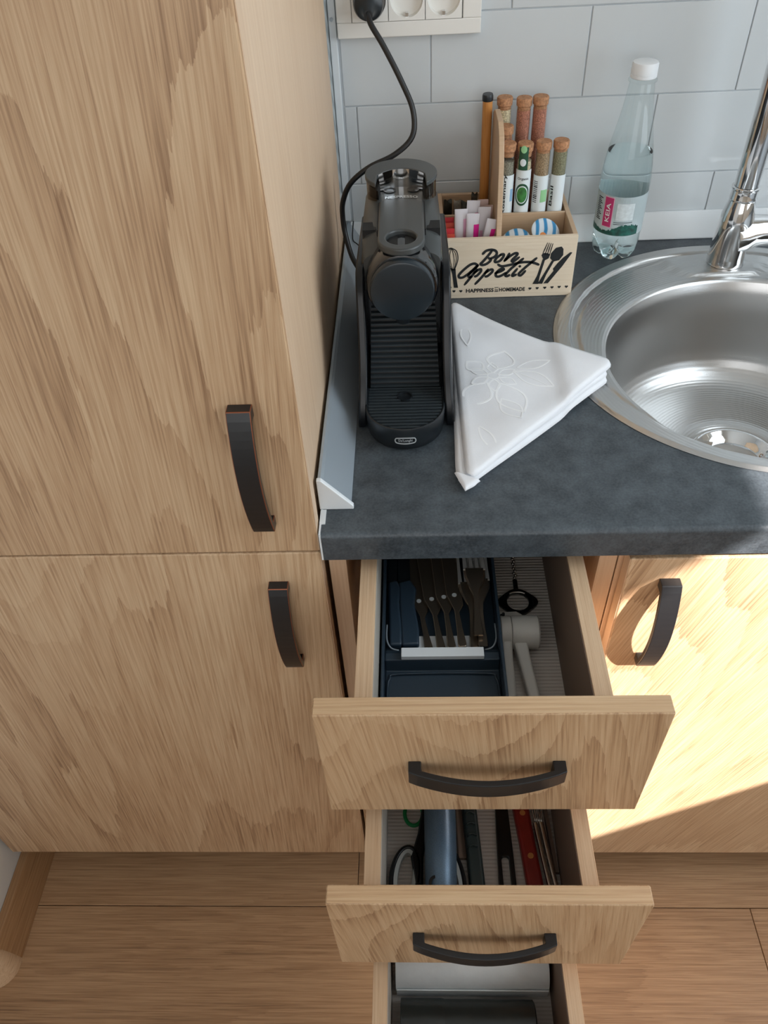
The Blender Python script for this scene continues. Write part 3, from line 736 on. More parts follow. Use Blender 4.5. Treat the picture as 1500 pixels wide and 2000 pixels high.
for c, a, l, wd_ in (((.214, -.352), -.62, .052, .011), ((.219, -.345), .25, .040, .008), ((.196, -.405), -1.1, .040, .011), ((.168, -.45), -1.2, .045, .006), ((.165, -.30), 1.6, .05, .006)):
    ribbon(bm, leaf(c, a, l, wd_), .0018, nap3, .0006, 2)
ribbon(bm, [(.214, -.353), (.235, -.368), (.255, -.385)], .0009, nap3, .0006, 3)
part('woven_motif', bm, m_damask, nk, kind='stuff')

# ================================================================== WOODEN CRATE WITH PRINTED FRONT
ck = thing('wooden_condiment_crate', 'pale wooden crate with printed cooking motto against the tiles', 'crate', (.223, -.095, H))
ZC = H+.0003; CT = H+.0825
CX0, CX1, CY0, CY1 = .1370, .3090, -.165, -.0235
part('front_board', bx(CX0, CX1, CY0, CY0+.006, ZC, CT), m_crate, ck, bevel=.0006)
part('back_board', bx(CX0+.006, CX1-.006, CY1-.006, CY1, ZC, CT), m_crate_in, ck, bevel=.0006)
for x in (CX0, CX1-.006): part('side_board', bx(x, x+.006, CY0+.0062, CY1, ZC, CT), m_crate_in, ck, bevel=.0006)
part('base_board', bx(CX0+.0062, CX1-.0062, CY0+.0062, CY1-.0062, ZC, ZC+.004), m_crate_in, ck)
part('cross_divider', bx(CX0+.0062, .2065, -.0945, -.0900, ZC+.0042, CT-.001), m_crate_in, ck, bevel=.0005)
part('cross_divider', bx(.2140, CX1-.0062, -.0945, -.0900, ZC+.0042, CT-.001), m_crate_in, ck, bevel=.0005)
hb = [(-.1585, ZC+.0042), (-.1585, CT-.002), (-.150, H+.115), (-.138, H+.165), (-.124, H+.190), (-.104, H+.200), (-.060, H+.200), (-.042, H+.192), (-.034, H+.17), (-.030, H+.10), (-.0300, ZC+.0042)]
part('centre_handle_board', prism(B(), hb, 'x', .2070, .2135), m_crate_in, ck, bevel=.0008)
def cr3(x, z, h): return (CX0+x/10000, CY0-.00005-h, H+z/10000)
SCRIPT=[[(537,622),(577,663),(643,676),(698,658),(713,616),(685,578),(643,560)],[(650,660),(593,581),(542,518),(513,486),(538,472),(586,483),(633,521),(641,547),(613,564)],[(762,601),(716,564),(694,519),(713,505),(761,523),(795,568),(804,606),(780,610),(762,601)],[(477,468),(439,495),(378,478),(294,407),(240,342),(247,308),(291,307),(358,352),(429,416),(477,468)],[(482,474),(453,435),(370,345),(371,311),(402,313)],[(473,415),(408,323),(319,204)],[(432,363),(491,407),(522,413),(520,380),(476,327),(446,315)],[(614,410),(545,311),(456,206)],[(574,358),(639,402),(673,401),(666,368),(613,316),(582,310)],[(710,353),(782,377),(818,403),(792,413),(745,385),(717,339),(731,305),(780,310),(851,355)],[(874,618),(851,570),(816,516)],[(822,523),(877,576),(939,616),(975,615),(967,587),(913,526),(928,505),(1001,562)],[(737,473),(788,446),(885,460),(982,482),(1066,493),(1151,490),(1218,470),(1259,451)],[(1055,542),(982,478),(902,400),(842,323),(863,304),(895,321)],[(1224,543),(1152,476),(1073,401),(1013,331),(1041,309),(1095,371)],[(988,404),(934,327),(939,305),(980,325)],[(1024,441),(1015,433)]]
WHISK=[[(132,717),(68,690),(48,601),(77,508),(152,412)],[(132,717),(196,679),(222,594),(212,510),(177,412)],[(132,714),(81,658),(88,560),(155,412)],[(132,714),(118,624),(129,526),(161,412)],[(132,714),(157,655),(174,557),(168,412)],[(132,714),(184,654),(202,556),(174,412)]]
POLY=[[(130,433),(195,431),(200,357),(232,162),(179,164),(153,359)],[(-3,458),(35,403),(150,161),(103,163),(36,309),(-2,404)],[(1281,583),(1314,609),(1360,604),(1391,586),(1377,534),(1337,511),(1303,534)],[(1303,527),(1336,525),(1288,286),(1278,180),(1205,183),(1253,301)],[(1524,688),(1551,656),(1557,573),(1513,505),(1437,487),(1396,537),(1399,600),(1455,673)],[(1417,498),(1450,493),(1371,312),(1331,182),(1271,184),(1353,355)],[(1669,604),(1643,608),(1561,538),(1499,464),(1448,388),(1458,359),(1407,281),(1344,185),(1404,187),(1495,322),(1562,419),(1621,522)]]
TINES=[[(1342,742),(1291,579)],[(1365,739),(1324,581)],[(1388,735),(1353,580)],[(1411,730),(1382,576)]]
HEARTS=[(88,111),(180,112),(271,110),(1177,118),(1271,120),(1370,123),(1464,126),(1557,128),(1651,129)]
bm = B()
for s in SCRIPT: ribbon(bm, s, 34, cr3, .0003)
part('script_lettering', bm, m_print, ck)
bm = B()
for i, s in enumerate(WHISK): ribbon(bm, s, 12 if i < 2 else 8, cr3, .0003)
part('whisk_print', flatpoly(bm, POLY[0], cr3, .0003), m_print, ck)
part('spatula_print', flatpoly(B(), [(max(3, a), b) for a, b in POLY[1]], cr3, .0003), m_print, ck)
bm = B(); flatpoly(bm, POLY[2], cr3, .0003); flatpoly(bm, POLY[3], cr3, .0003)
for s in TINES: ribbon(bm, s, 13, cr3, .0003, 2)
part('fork_print', bm, m_print, ck)
bm = B(); flatpoly(bm, POLY[4], cr3, .0003); flatpoly(bm, POLY[5], cr3, .0003); part('spoon_print', bm, m_print, ck)
part('knife_print', flatpoly(B(), POLY[6], cr3, .0003), m_print, ck)
for hx, hy in HEARTS:
    pts = []
    for k in range(20):
        t = 2*PI*k/20; pts.append((hx+1.3*16*math.sin(t)**3, hy+1.3*(13*math.cos(t)-5*math.cos(2*t)-2*math.cos(3*t)-math.cos(4*t))))
    part('heart_print', flatpoly(B(), pts, cr3, .0003), m_print, ck)
part('motto_lettering', text_mesh('HAPPINESS', .0365, .0056, lambda x, z, h: (CX0+.0338+x, CY0-h, H+.0085+z), .00035, bold=.035), m_print, ck)
part('motto_lettering', text_mesh('HOMEMADE', .0340, .0056, lambda x, z, h: (CX0+.0772+x, CY0-h, H+.0087+z), .00035, bold=.035), m_print, ck)
part('motto_lettering', text_mesh('is', .0040, .0040, lambda x, z, h: (CX0+.0718+x, CY0-h, H+.0095+z), .00035), m_print, ck)
bm = B()
for z in (.0085, .0145): box(bm, CX0+.0712, CX0+.0762, CY0-.00035, CY0, H+z, H+z+.0007)
part('motto_rule', bm, m_print, ck)

# ---- spice tubes
m_tube = thin_glass('clear_tube_glass', (.97, .98, .98), .03, 1.3)
m_cork = plain('natural_cork', (176, 128, 92), .85, noise=.35, nscale=350, bump=.6, bscale=500)
m_label = plain('white_paper_label', (226, 234, 236), .5)
m_green = plain('leaf_green_print', (62, 128, 62), .5, noise=.45, nscale=160)
m_dgreen = plain('dark_green_print', (30, 78, 54), .45)
m_lgreen = plain('pale_green_print', (150, 205, 150), .5)
m_bluep = plain('pale_blue_print', (140, 180, 215), .5)
def spice_mat(name, c): return plain(name, c, .9, noise=.5, nscale=700, bump=.8, bscale=900)
m_sp = {'brown': spice_mat('brown_dried_herb', (160, 136, 106)), 'olive': spice_mat('olive_dried_herb', (136, 132, 104)), 'red': spice_mat('red_brown_seeds', (176, 118, 96)), 'pale': spice_mat('pale_seed_mix', (204, 190, 156)), 'grey': spice_mat('grey_green_dried_herb', (140, 136, 120))}
TZ0 = ZC+.0045; CAMP = Vector((.10235, -1.09372))
def cyl_patch(cx, cy, r, a0, a1, zf0, zf1, n=14, th=.0002):
    "curved patch around a vertical cylinder, zf0/zf1 numbers or functions of 0..1"
    f0 = zf0 if callable(zf0) else (lambda t: zf0); f1 = zf1 if callable(zf1) else (lambda t: zf1)
    bm = B(); rings = []
    for i in range(n+1):
        t = i/n; a = a0+(a1-a0)*t; c, s = math.cos(a), math.sin(a)
        rings.append([(cx+r*c, cy+r*s, f0(t)), (cx+r*c, cy+r*s, f1(t)), (cx+(r-th)*c, cy+(r-th)*s, f1(t)), (cx+(r-th)*c, cy+(r-th)*s, f0(t))])
    return loft(bm, rings)
def curved_disc(cx, cy, R_, ac, zc, rr, rz=None, n=28, m=5):
    "round print that follows a vertical cylinder"
    rz = rz or rr; bm = B(); prev = None
    for q in range(1, m+1):
        ring = []
        for k in range(n):
            t = 2*PI*k/n; a = ac+rr*q/m*math.cos(t)/R_
            ring.append(bm.verts.new((cx+R_*math.cos(a), cy+R_*math.sin(a), zc+rz*q/m*math.sin(t))))
        if prev is None: bm.faces.new(ring)
        else:
            for k in range(n): bm.faces.new((prev[k], prev[(k+1) % n], ring[(k+1) % n], ring[k]))
        prev = ring
    return bm
def spice_tube(cx, cy, top, spice, label_text, lab, fill=.12, lt=.075, green=False, barcode=False, tint=None, lean=(0, 0)):
    t = thing('spice_tube', lab, 'spice tube', (cx, cy, TZ0), 'corked glass spice tubes in the crate')
    r = .0094; zt = top-.010
    face = math.atan2(CAMP.y-cy, CAMP.x-cx)
    P = part
    P('glass', lathe(B(), [(.001, .0004), (r*.7, .001), (r, .006), (r, zt-TZ0-.002), (r+.0006, zt-TZ0-.0005), (r+.0006, zt-TZ0), (r-.0010, zt-TZ0)], (cx, cy, TZ0), 28, cap=False), m_tube, t, smooth='auto')
    P('spice_filling', lathe(B(), [(.0005, .0016), (r*.65, .0022), (r-.0009, .007), (r-.0009, fill), (.0005, fill+.001)], (cx, cy, TZ0), 24), m_sp[spice], t, smooth='auto')
    P('cork', lathe(B(), [(.0005, -.006), (r-.0014, -.006), (r-.0010, 0), (r+.0004, .001), (r+.0007, .0085), (r-.0002, .0100), (.0005, .0100)], (cx, cy, zt), 24), m_cork, t, smooth='auto')
    if lt:
        l0 = TZ0+.012; l1 = l0+lt
        lb = P('label', cyl_patch(cx, cy, r+.0004, face-1.35, face+1.35, l0, l1, 20), m_label, t)
        if barcode:
            bm = B()
            for i in range(12):
                z = l1-.008-i*.0024
                b2 = cyl_patch(cx, cy, r+.0006, face-.95, face-.35, z, z+random.choice((.0008, .0014)), 5); me_ = bpy.data.meshes.new('t'); b2.to_mesh(me_); bm.from_mesh(me_); b2.free()
            sub('barcode', bm, m_print, lb)
        if label_text:
            ta = .12 if len(label_text) > 6 else -.42
            me = text_mesh(label_text, .052 if len(label_text) > 6 else .026, .0046, lambda x, y, h: (cx+(r+.0006+h)*math.cos(face+ta+y/r*-1), cy+(r+.0006+h)*math.sin(face+ta+y/r*-1), l1-(.050 if len(label_text) > 6 else .040)+x), .0001, bold=.02)
            sub('label_lettering', me, m_print, lb)
        if tint: sub('label_spot', cyl_patch(cx, cy, r+.0006, face+(.65 if label_text else .15), face+1.1, l1-.034, l1-.018, 6), tint, lb)
        if green:
            zc_ = l1-.031
            for rr, mt, dr_ in ((.0125, m_dgreen, .0006), (.0100, m_label, .0007), (.0088, m_green, .0008)):
                bm = curved_disc(cx, cy, r+dr_, face, zc_, rr*.8, rr*1.15)
                sub('round_emblem', bm, mt, lb)
            me = text_mesh('Organic', .014, .0042, lambda x, y, h: (cx+(r+.0006+h)*math.cos(face+(x-.007)/r), cy+(r+.0006+h)*math.sin(face+(x-.007)/r), l1-.013+y), .0001); sub('label_lettering', me, m_print, lb)
            st = P('green_seal_strip', cyl_patch(cx, cy, r+.0010, face-.75, face+.45, l1+.0005, zt+.0075, 8), m_dgreen, t)
            for zz, mt in ((l1+.010, m_label), (l1+.026, m_lgreen)):
                bm = curved_disc(cx, cy, r+.0013, face-.15, zz, .0040, .0046, 20, 3); sub('seal_spot', bm, mt, st)
    return t
# front row (in front of the camera side), then the taller rear row
spice_tube(.2245, -.0790, H+.1665, 'grey', 'Rosemary', 'corked spice tube with a Rosemary label next to the centre board', .140, .112, tint=m_bluep)
spice_tube(.2460, -.0795, H+.1660, 'pale', None, 'spice tube with green round emblem and green seal strip', .14, .118, green=True)
spice_tube(.2690, -.0790, H+.1670, 'brown', None, 'corked spice tube with a bar code on its label', .149, .110, barcode=True, tint=m_lgreen)
spice_tube(.2905, -.0790, H+.1675, 'olive', 'Basil', 'rightmost corked spice tube of the front row, with a Basil label', .150, .110)
spice_tube(.2225, -.0560, H+.1790, 'red', None, 'cork of a spice tube standing behind the Rosemary tube', .160, 0)
spice_tube(.2215, -.0340+.0, H+.2060, 'pale', None, 'tall corked spice tube in the rear row beside the centre board', .187, 0)
spice_tube(.2460, -.0360, H+.2050, 'red', None, 'middle tube of the three in the tall rear row, with red-brown seeds', .186, .0)
spice_tube(.2665, -.0360, H+.2060, 'red', None, 'rightmost tube of the tall rear row, filled with red-brown seeds', .187, .0)
# ---- bamboo tube with a black cap in the rear left compartment
bt = thing('bamboo_stick_tube', 'slim orange bamboo tube with black cap rising behind the centre board', 'tube', (.1990, -.045, TZ0))
part('bamboo_body', tube(B(), [(.2005, -.0385, TZ0+.0005), (.1985, -.0480, H+.207)], .0062, 24), m_bamboo, bt, smooth='auto')
part('black_cap', tube(B(), [(.1985, -.0480, H+.2072), (.19835, -.0485, H+.2125), (.1983, -.0486, H+.2145)], [.0069, .0069, .0062], 24), m_satin, bt, smooth='auto')

# ---- sachets
m_pink = plain('hot_pink_print', (232, 40, 150), .4)
m_pinkl = plain('pale_pink_print', (244, 186, 214), .45)
m_sachet = plain('white_sachet_paper', (236, 232, 236), .45)
m_kraft = plain('beige_pink_sachet_paper', (206, 180, 172), .6)
m_redp = plain('red_sachet_foil', (216, 66, 74), .35, noise=.2, nscale=60)
m_redo = plain('coral_sachet_foil', (228, 96, 78), .35, noise=.2, nscale=60)
m_foil = plain('dark_bronze_foil', (70, 68, 60), .28, .6, noise=.5, nscale=90, bump=.5, bscale=120)
m_foil2 = plain('grey_bronze_foil', (134, 126, 112), .3, .5, noise=.4, nscale=90, bump=.5, bscale=120)
def packet(name, base_, tip, wdt, th, mat, label, cat, group=None, stripe=None, smat=None, zigzag=True):
    "a flat sealed paper stick from base point to tip point, width along x-ish"
    b0, t0 = Vector(base_), Vector(tip); ax = (t0-b0).normalized(); side = Vector((0, 1, 0)).cross(ax).normalized(); n_ = ax.cross(side).normalized()
    t = thing(name, label, cat, base_, group); L = (t0-b0).length; rings = []
    for f, tt in ((0, .15), (.04, .2), (.10, 1), (.5, 1.05), (.88, 1), (.95, .22), (1, .15)):
        c = b0+ax*L*f; h = th/2*tt; w2 = wdt/2
        rings.append([tuple(c+side*w2*math.cos(a)+n_*h*math.sin(a)*(1 if tt > .3 else 1)) for a in [2*PI*k/16 for k in range(16)]])
    part('sachet_body', loft(B(), rings), mat, t, smooth='auto')
    if stripe:
        f0, f1, s0, s1 = stripe; rings = []
        for f in (f0, f1):
            c = b0+ax*L*f; ring = []
            for s_ in (s0, (s0+s1)/2, s1):
                s_2 = max(-1, min(1, s_)); ring.append(tuple(c+side*s_2*wdt/2-n_*(th/2*math.sqrt(1-s_2*s_2*.98)*1.05+.0004)))
            rings.append(ring+[tuple(Vector(p)+n_*.0002) for p in ring[::-1]])
        part('printed_stripe', loft(B(), rings), smat, t)
    return t
g = 'paper sugar sticks in the crate'
packet('sugar_stick', (.1655, -.126, TZ0), (.1640, -.1300, H+.106), .0165, .0050, m_sachet, 'leftmost white sugar stick with a pale pink edge', 'sugar stick', g, (.3, .88, .35, .95), m_pinkl)
packet('sugar_stick', (.1780, -.133, TZ0), (.1790, -.1350, H+.102), .0165, .0045, m_sachet, 'front sugar stick with a broad hot pink block', 'sugar stick', g, (.2, .86, .15, .95), m_pink)
packet('sugar_stick', (.1760, -.118, TZ0), (.1800, -.1220, H+.113), .0165, .0045, m_sachet, 'sugar stick leaning behind the front pink one with a red tip mark', 'sugar stick', g, (.78, .86, .3, .95), m_pink)
packet('sugar_stick', (.1920, -.122, TZ0), (.1940, -.1260, H+.106), .0160, .0045, m_sachet, 'upright white sugar stick with pale pink sides next to the centre board', 'sugar stick', g, (.2, .7, -.6, -.1), m_pinkl)
packet('sugar_stick', (.1900, -.142, TZ0+.02), (.2030, -.1450, H+.0985), .0140, .0042, m_sachet, 'tilted sugar stick with a pink block leaning on the centre board', 'sugar stick', g, (.2, .84, .1, .9), m_pink)
packet('sugar_stick', (.1925, -.106, TZ0), (.1930, -.1080, H+.108), .0140, .0045, m_kraft, 'beige pink stick standing highest behind the white sugar sticks', 'sugar stick', g)
packet('sugar_stick', (.1990, -.1120, TZ0), (.1992, -.1140, H+.103), .0125, .0045, m_kraft, 'shorter beige pink stick touching the centre board', 'sugar stick', g)
for i in range(6):
    z = TZ0+.012+i*.0098; y = -.1500+i*.0090
    t = packet('red_sachet', (.1500, -.1545+i*.0085, TZ0+.0005), (.1500, -.1580+i*.0085+.0035, H+.0700+i*.0035), .0120, .0042, m_redp if i % 2 else m_redo, ['front', 'second', 'third', 'fourth', 'fifth', 'rearmost'][i]+' of the red sachets packed in the left corner of the crate', 'sachet', 'red sachets')
for i, (x, y, zt, mt, lab) in enumerate([(.1500, -.060, .0880, m_foil, 'dark foil tea bag at the left rear of the crate'), (.1620, -.070, .0905, m_foil2, 'grey bronze foil tea bag folded beside the dark one'), (.1740, -.052, .0800, m_foil, 'crumpled dark foil tea bag in the middle of the rear compartment'), (.1860, -.060, .0930, m_foil, 'dark tea bag standing behind the sugar sticks')]):
    b = thing('tea_bag', lab, 'tea bag', (x, y, TZ0), 'foil tea bags'); rings = []
    for f in (0, .12, .4, .7, .9, 1):
        zz = TZ0+.0003+(H+zt-TZ0)*f; hw = .0125*(1-.25*f*(i % 2)); th = .0048*math.sin(PI*min(.97, max(.06, f)))+.0006
        rings.append([(x+hw*math.cos(a)*(.45 if i != 1 else .5), y+th*math.sin(a)+.004*math.sin(f*5+i), zz+.003*math.sin(a*2+i)*(f > .3)) for a in [2*PI*k/14 for k in range(14)]])
    part('foil_bag', loft(B(), rings), mt, b, smooth='auto')
# ---- creamer cups
m_cream = plain('white_creamer_cup', (226, 230, 232), .3)
m_cfoil = None
def creamer_foil():
    m, nt, b = base('blue_white_creamer_foil'); L = nt.links.new; tc = N(nt, 'ShaderNodeTexCoord')
    wv = N(nt, 'ShaderNodeTexWave', i_Scale=28, i_Distortion=2.2); wv.inputs['Detail Scale'].default_value = 1; L(tc.outputs['Object'], wv.inputs[0])
    cr = N(nt, 'ShaderNodeValToRGB'); e = cr.color_ramp.elements; e[0].color = lin((60, 140, 190)); e[0].position = .2; e[1].color = lin((220, 230, 236)); e[1].position = .55
    L(wv.outputs['Fac'], cr.inputs[0]); L(cr.outputs[0], b.inputs['Base Color']); b.inputs['Roughness'].default_value = .25; b.inputs['Metallic'].default_value = .2; return m
m_cfoil = creamer_foil(); m_orange = plain('orange_print', (226, 140, 70), .4)
def creamer(loc, tilt, lab):
    t = thing('coffee_creamer', lab, 'creamer', loc, 'coffee creamer cups')
    M = Matrix.Rotation(tilt[0], 4, 'X') @ Matrix.Rotation(tilt[1], 4, 'Y')
    def X(bm): bmesh.ops.transform(bm, matrix=M, verts=bm.verts[:]); return bm
    obj('cup', X(lathe(B(), [(.0005, -.018), (.0105, -.018), (.0115, -.016), (.0150, -.002), (.0150, 0), (.0005, 0)], (0, 0, 0), 28)), m_cream, t, smooth='auto')
    f = obj('foil_lid', X(lathe(B(), [(.0005, .0002), (.0185, .0002), (.0190, .0006), (.0185, .0010), (.0150, .0016), (.0005, .0020)], (0, 0, 0), 36)), m_cfoil, t, smooth='auto')
    obj('printed_spot', X(lathe(B(), [(.0005, .00185), (.0042, .00185), (.0042, .0022), (.0005, .0022)], (-.004, -.006, 0), 18)), m_orange, f)
creamer((.2360, -.135, H+.0630), (.50, -.15), 'left coffee creamer with blue and white foil lid, lower in the crate')
creamer((.2735, -.128, H+.0710), (.62, .22), 'right coffee creamer with blue and white foil lid, tipped up higher')
creamer((.2550, -.120, H+.0400), (.1, .1), 'coffee creamer lying underneath between the two upper ones')
creamer((.2900, -.135, H+.0350), (-.2, .2), 'coffee creamer at the bottom right of the crate')

# ================================================================== WATER BOTTLE
wbx, wby = .3840, -.0570
m_pet = thin_glass('clear_bottle_plastic', (.95, .98, .98), .03, 1.45)
m_water = bpy.data.materials.new('clear_water'); m_water.use_nodes = True
b_ = m_water.node_tree.nodes['Principled BSDF']; b_.inputs['Base Color'].default_value = (.93, .98, .98, 1); b_.inputs['Roughness'].default_value = 0; b_.inputs['Transmission Weight'].default_value = 1; b_.inputs['IOR'].default_value = 1.12
bo = thing('water_bottle', 'clear plastic bottle of water with a white cap between crate and tap', 'bottle', (wbx, wby, H))
PB = [(.006, .004), (.020, .0015), (.0270, .006), (.0305, .014), (.0318, .026), (.0316, .034), (.0322, .040), (.0322, .092), (.0326, .100), (.0322, .112), (.0310, .126), (.0285, .143), (.0250, .160), (.0215, .177), (.0185, .194), (.0165, .210), (.0152, .221), (.0148, .2235), (.0172, .2245), (.0172, .2262), (.0145, .2275), (.0140, .235)]
def bottle_mesh(prof, dr, seg=60, zb=H+.0004, cap=False):
    rings = []
    for r, z in prof:
        ring = []
        for k in range(seg):
            a = 2*PI*k/seg; lobe = abs(math.sin(2.5*a+.4)); rr = r-dr; zz = z
            if z < .034:
                q = (1-lobe)**2*(1-z/.034); zz = z+q*.016; rr = rr*(1-.10*q)
            ring.append((wbx+rr*math.cos(a), wby+rr*math.sin(a), zb+zz+dr))
        rings.append(ring)
    return loft(B(), rings, cap=cap)
part('bottle_shell', bottle_mesh(PB, 0), m_pet, bo, smooth='auto')
part('water', bottle_mesh([p for p in PB if p[1] < .142]+[(.0286, .142), (.0270, .1425), (.001, .1425)], .0007, cap=True), m_water, bo, smooth='auto')
part('cap', lathe(B(), [(.0005, 0), (.0150, 0), (.0157, .0008), (.0157, .0035), (.0152, .0040), (.0156, .0045), (.0156, .0150), (.0148, .0168), (.0132, .0174), (.0005, .0174)], (wbx, wby, H+.2285), 48), m_white, bo, smooth='auto')
fa0 = math.atan2(CAMP.y-wby, CAMP.x-wbx); RB_ = .0324
m_lblclear = thin_glass('translucent_label_film', (.93, .96, .96), .1, 1.35, .55, (205, 216, 218))
l0, l1 = H+.0425, H+.0950
lb = part('label', cyl_patch(wbx, wby, RB_, 0, 2*PI, l0, l1, 64), m_lblclear, bo)
m_mag = plain('magenta_label_print', (186, 48, 108), .4); m_grnl = plain('teal_green_label_print', (24, 82, 72), .45, noise=.6, nscale=160); m_pinkb = plain('pink_label_border', (222, 178, 196), .45)
def lab3(x, y, h): a = fa0+x/RB_; return (wbx+(RB_+.0002+h)*math.cos(a), wby+(RB_+.0002+h)*math.sin(a), l0+y)
def curved(x0, x1, y0, y1, h, n=6):
    return cyl_patch(wbx, wby, RB_+.0002+h, fa0+x0/RB_, fa0+x1/RB_, l0+y0, l0+y1, n)
sub('logo_border', curved(-.0225, -.0085, .0105, .0510, .0001), m_pinkb, lb)
sub('logo_panel', curved(-.0215, -.0095, .0115, .0500, .0004), m_mag, lb)
me = text_mesh('KEIA', .0250, .0058, lambda x, y, h: lab3(-.0126-y, .0180+x, .0006+h), .0001); sub('logo_lettering', me, m_white, lb)
random.seed(3); jag = [random.uniform(-.0012, .0016) for _ in range(80)]
sub('forest_print', cyl_patch(wbx, wby, RB_+.0003, fa0-.045/RB_, fa0+.030/RB_, l0+.0006, lambda t: l0+.0050+.0100*max(0, math.sin((t-.42)*4.2))+.004*max(0, .3-t)*3+jag[int(t*78)], 78), m_grnl, lb)
sub('white_panel', curved(-.0040, .0190, .0215, .0440, .0001, 10), plain('grey_white_label_print', (205, 214, 216), .5, noise=.12, nscale=250), lb)
bm = B()
for y, x1 in ((.0185, .019), (.0160, .008)):
    b2 = curved(-.0060, x1, y, y+.0006, .0002, 10); me_ = bpy.data.meshes.new('t'); b2.to_mesh(me_); bm.from_mesh(me_); b2.free()
for i in range(13):
    b2 = curved(-.0360, -.0265-.002*(i % 3), .0170+i*.0024, .0181+i*.0024, .0002, 6); me_ = bpy.data.meshes.new('t'); b2.to_mesh(me_); bm.from_mesh(me_); b2.free()
sub('small_print', bm, m_print, lb)

# ================================================================== TOP DRAWER CONTENTS
m_tray = plain('dark_blue_grey_plastic', (42, 56, 68), .38)
m_trayw = plain('white_tray_label', (228, 232, 234), .4)
ct = thing('cutlery_tray', 'dark plastic cutlery organiser with white label bar in the top drawer', 'cutlery tray', (.125, -.50, .7))
F1 = .7003
tx0, tx1 = .0625, .1855
bm = B()
box(bm, tx0, tx0+.003, -.742, -.325, F1, .752); box(bm, tx1-.003, tx1, -.742, -.325, F1, .752)
box(bm, tx0+.003, tx1-.003, -.742, -.739, F1, .735); box(bm, tx0+.003, tx1-.003, -.328, -.325, F1, .752)
box(bm, tx0+.003, tx1-.003, -.739, -.328, F1, F1+.003)
part('tray_shell', bm, m_tray, ct, bevel=.0008)
bm = prism(B(), [(-.7388, F1+.0032), (-.632, F1+.0032), (-.632, F1+.036), (-.6385, F1+.0405), (-.647, F1+.040), (-.6495, F1+.025), (-.7388, F1+.025)], 'x', tx0+.0032, tx1-.0032)
part('front_pan', bm, m_tray, ct, bevel=.001)
bm = prism(B(), [(-.626, F1+.0035), (-.335, F1+.0035), (-.335, F1+.0260), (-.626, F1+.0260)], 'x', tx0+.0032, tx1-.0032); part('upper_shelf', bm, m_tray, ct, bevel=.001)
part('label_bar', bx(.0825, .1660, -.6475, -.6365, F1+.0415, F1+.0475), m_trayw, ct, bevel=.0006)
part('label_sticker', bx(.0980, .1560, -.6255, -.608, F1+.0262, F1+.0270), m_trayw, ct)
# rounded rim lips of the two compartments
def lip(pts, r=.0009): return tube(B(), pts, r, 8, smooth_path=4)
part('rim_lip', lip([(tx0+.0045, -.60, F1+.037), (tx0+.0045, -.618, F1+.036), (tx0+.009, -.6275, F1+.034), (tx0+.017, -.6300, F1+.033)]), m_alu, ct, smooth=True)
part('rim_lip', lip([(tx1-.0045, -.60, F1+.037), (tx1-.0045, -.618, F1+.036), (tx1-.009, -.6275, F1+.034), (tx1-.017, -.6300, F1+.033)]), m_alu, ct, smooth=True)
part('rim_lip', lip([(tx0+.0055, -.735, F1+.0262), (tx0+.0055, -.675, F1+.0262), (tx0+.008, -.660, F1+.0265), (tx0+.018, -.6545, F1+.0268), (tx1-.018, -.6545, F1+.0268), (tx1-.008, -.660, F1+.0265), (tx1-.0055, -.675, F1+.0262), (tx1-.0055, -.735, F1+.0262)], .0012), m_tray, ct, smooth=True)
part('rib', bx(.1215, .1225, -.735, -.705, F1+.0250, F1+.0262), m_deep, ct)
ZK = F1+.0275
def blade_outline(hw, bw, L, bl):
    "half widths: handle hw, blade bw; along y from 0 (handle end) to L"
    hl = L-bl
    return [(-hw*.8, 0), (hw*.8, 0), (hw, .004), (hw*.72, hl*.45), (hw*.55, hl*.9), (bw*.85, hl+.004), (bw, hl+.018), (bw, L-.03), (bw*.45, L-.006), (0-bw*.3, L), (-bw*.8, L-.01), (-bw*.95, hl+.02), (-hw*.55, hl*.95), (-hw*.72, hl*.45), (-hw, .004)]
def flat_cutlery(name, xy, ang, ol, th, mat, label, cat, group, z=ZK, drop=0):
    t = thing(name, label, cat, (xy[0], xy[1], z), group); bm = prism(B(), ol, 'z', 0, th)
    bmesh.ops.rotate(bm, verts=bm.verts[:], cent=(0, 0, 0), matrix=Matrix.Rotation(ang, 3, 'Z'))
    return t, bm
m_kn = plain('steel_painted_brown_reflection', (176, 160, 142), .25, .92)  # brown reflections are put into the steel's own colour
kn_lab = ['leftmost steel table knife in the tray', 'second steel table knife from the left in the tray', 'third steel table knife from the left in the tray', 'steel table knife nearest to the forks']
for i, (x0, y0, x1, y1) in enumerate([(.1115, -.6305, .0985, -.545), (.1240, -.6305, .1130, -.545), (.1345, -.6305, .1270, -.545), (.1455, -.6305, .1385, -.545)]):
    a = math.atan2(-(x1-x0), y1-y0)
    t, bm = flat_cutlery('table_knife', (x0, y0), a, blade_outline(.0046, .0092, .205, .155), .0028, m_kn, kn_lab[i], 'knife', 'steel table knives', z=ZK+i*.0030)
    k_ = obj('knife_body', bm, m_kn, t, bevel=.0008, smooth='auto')
    bm = cyl(B(), (0, 0, 0), (0, 0, .0003), .0026, seg=18); bmesh.ops.translate(bm, verts=bm.verts[:], vec=Matrix.Rotation(a, 3, 'Z') @ Vector((0, .068, .00285)))
    obj('maker_mark', bm, m_silver, k_)
m_tine = plain('tines_painted_sky_glint', (240, 240, 238), .35, .55)  # pale colour paints in the sky reflected by the tines
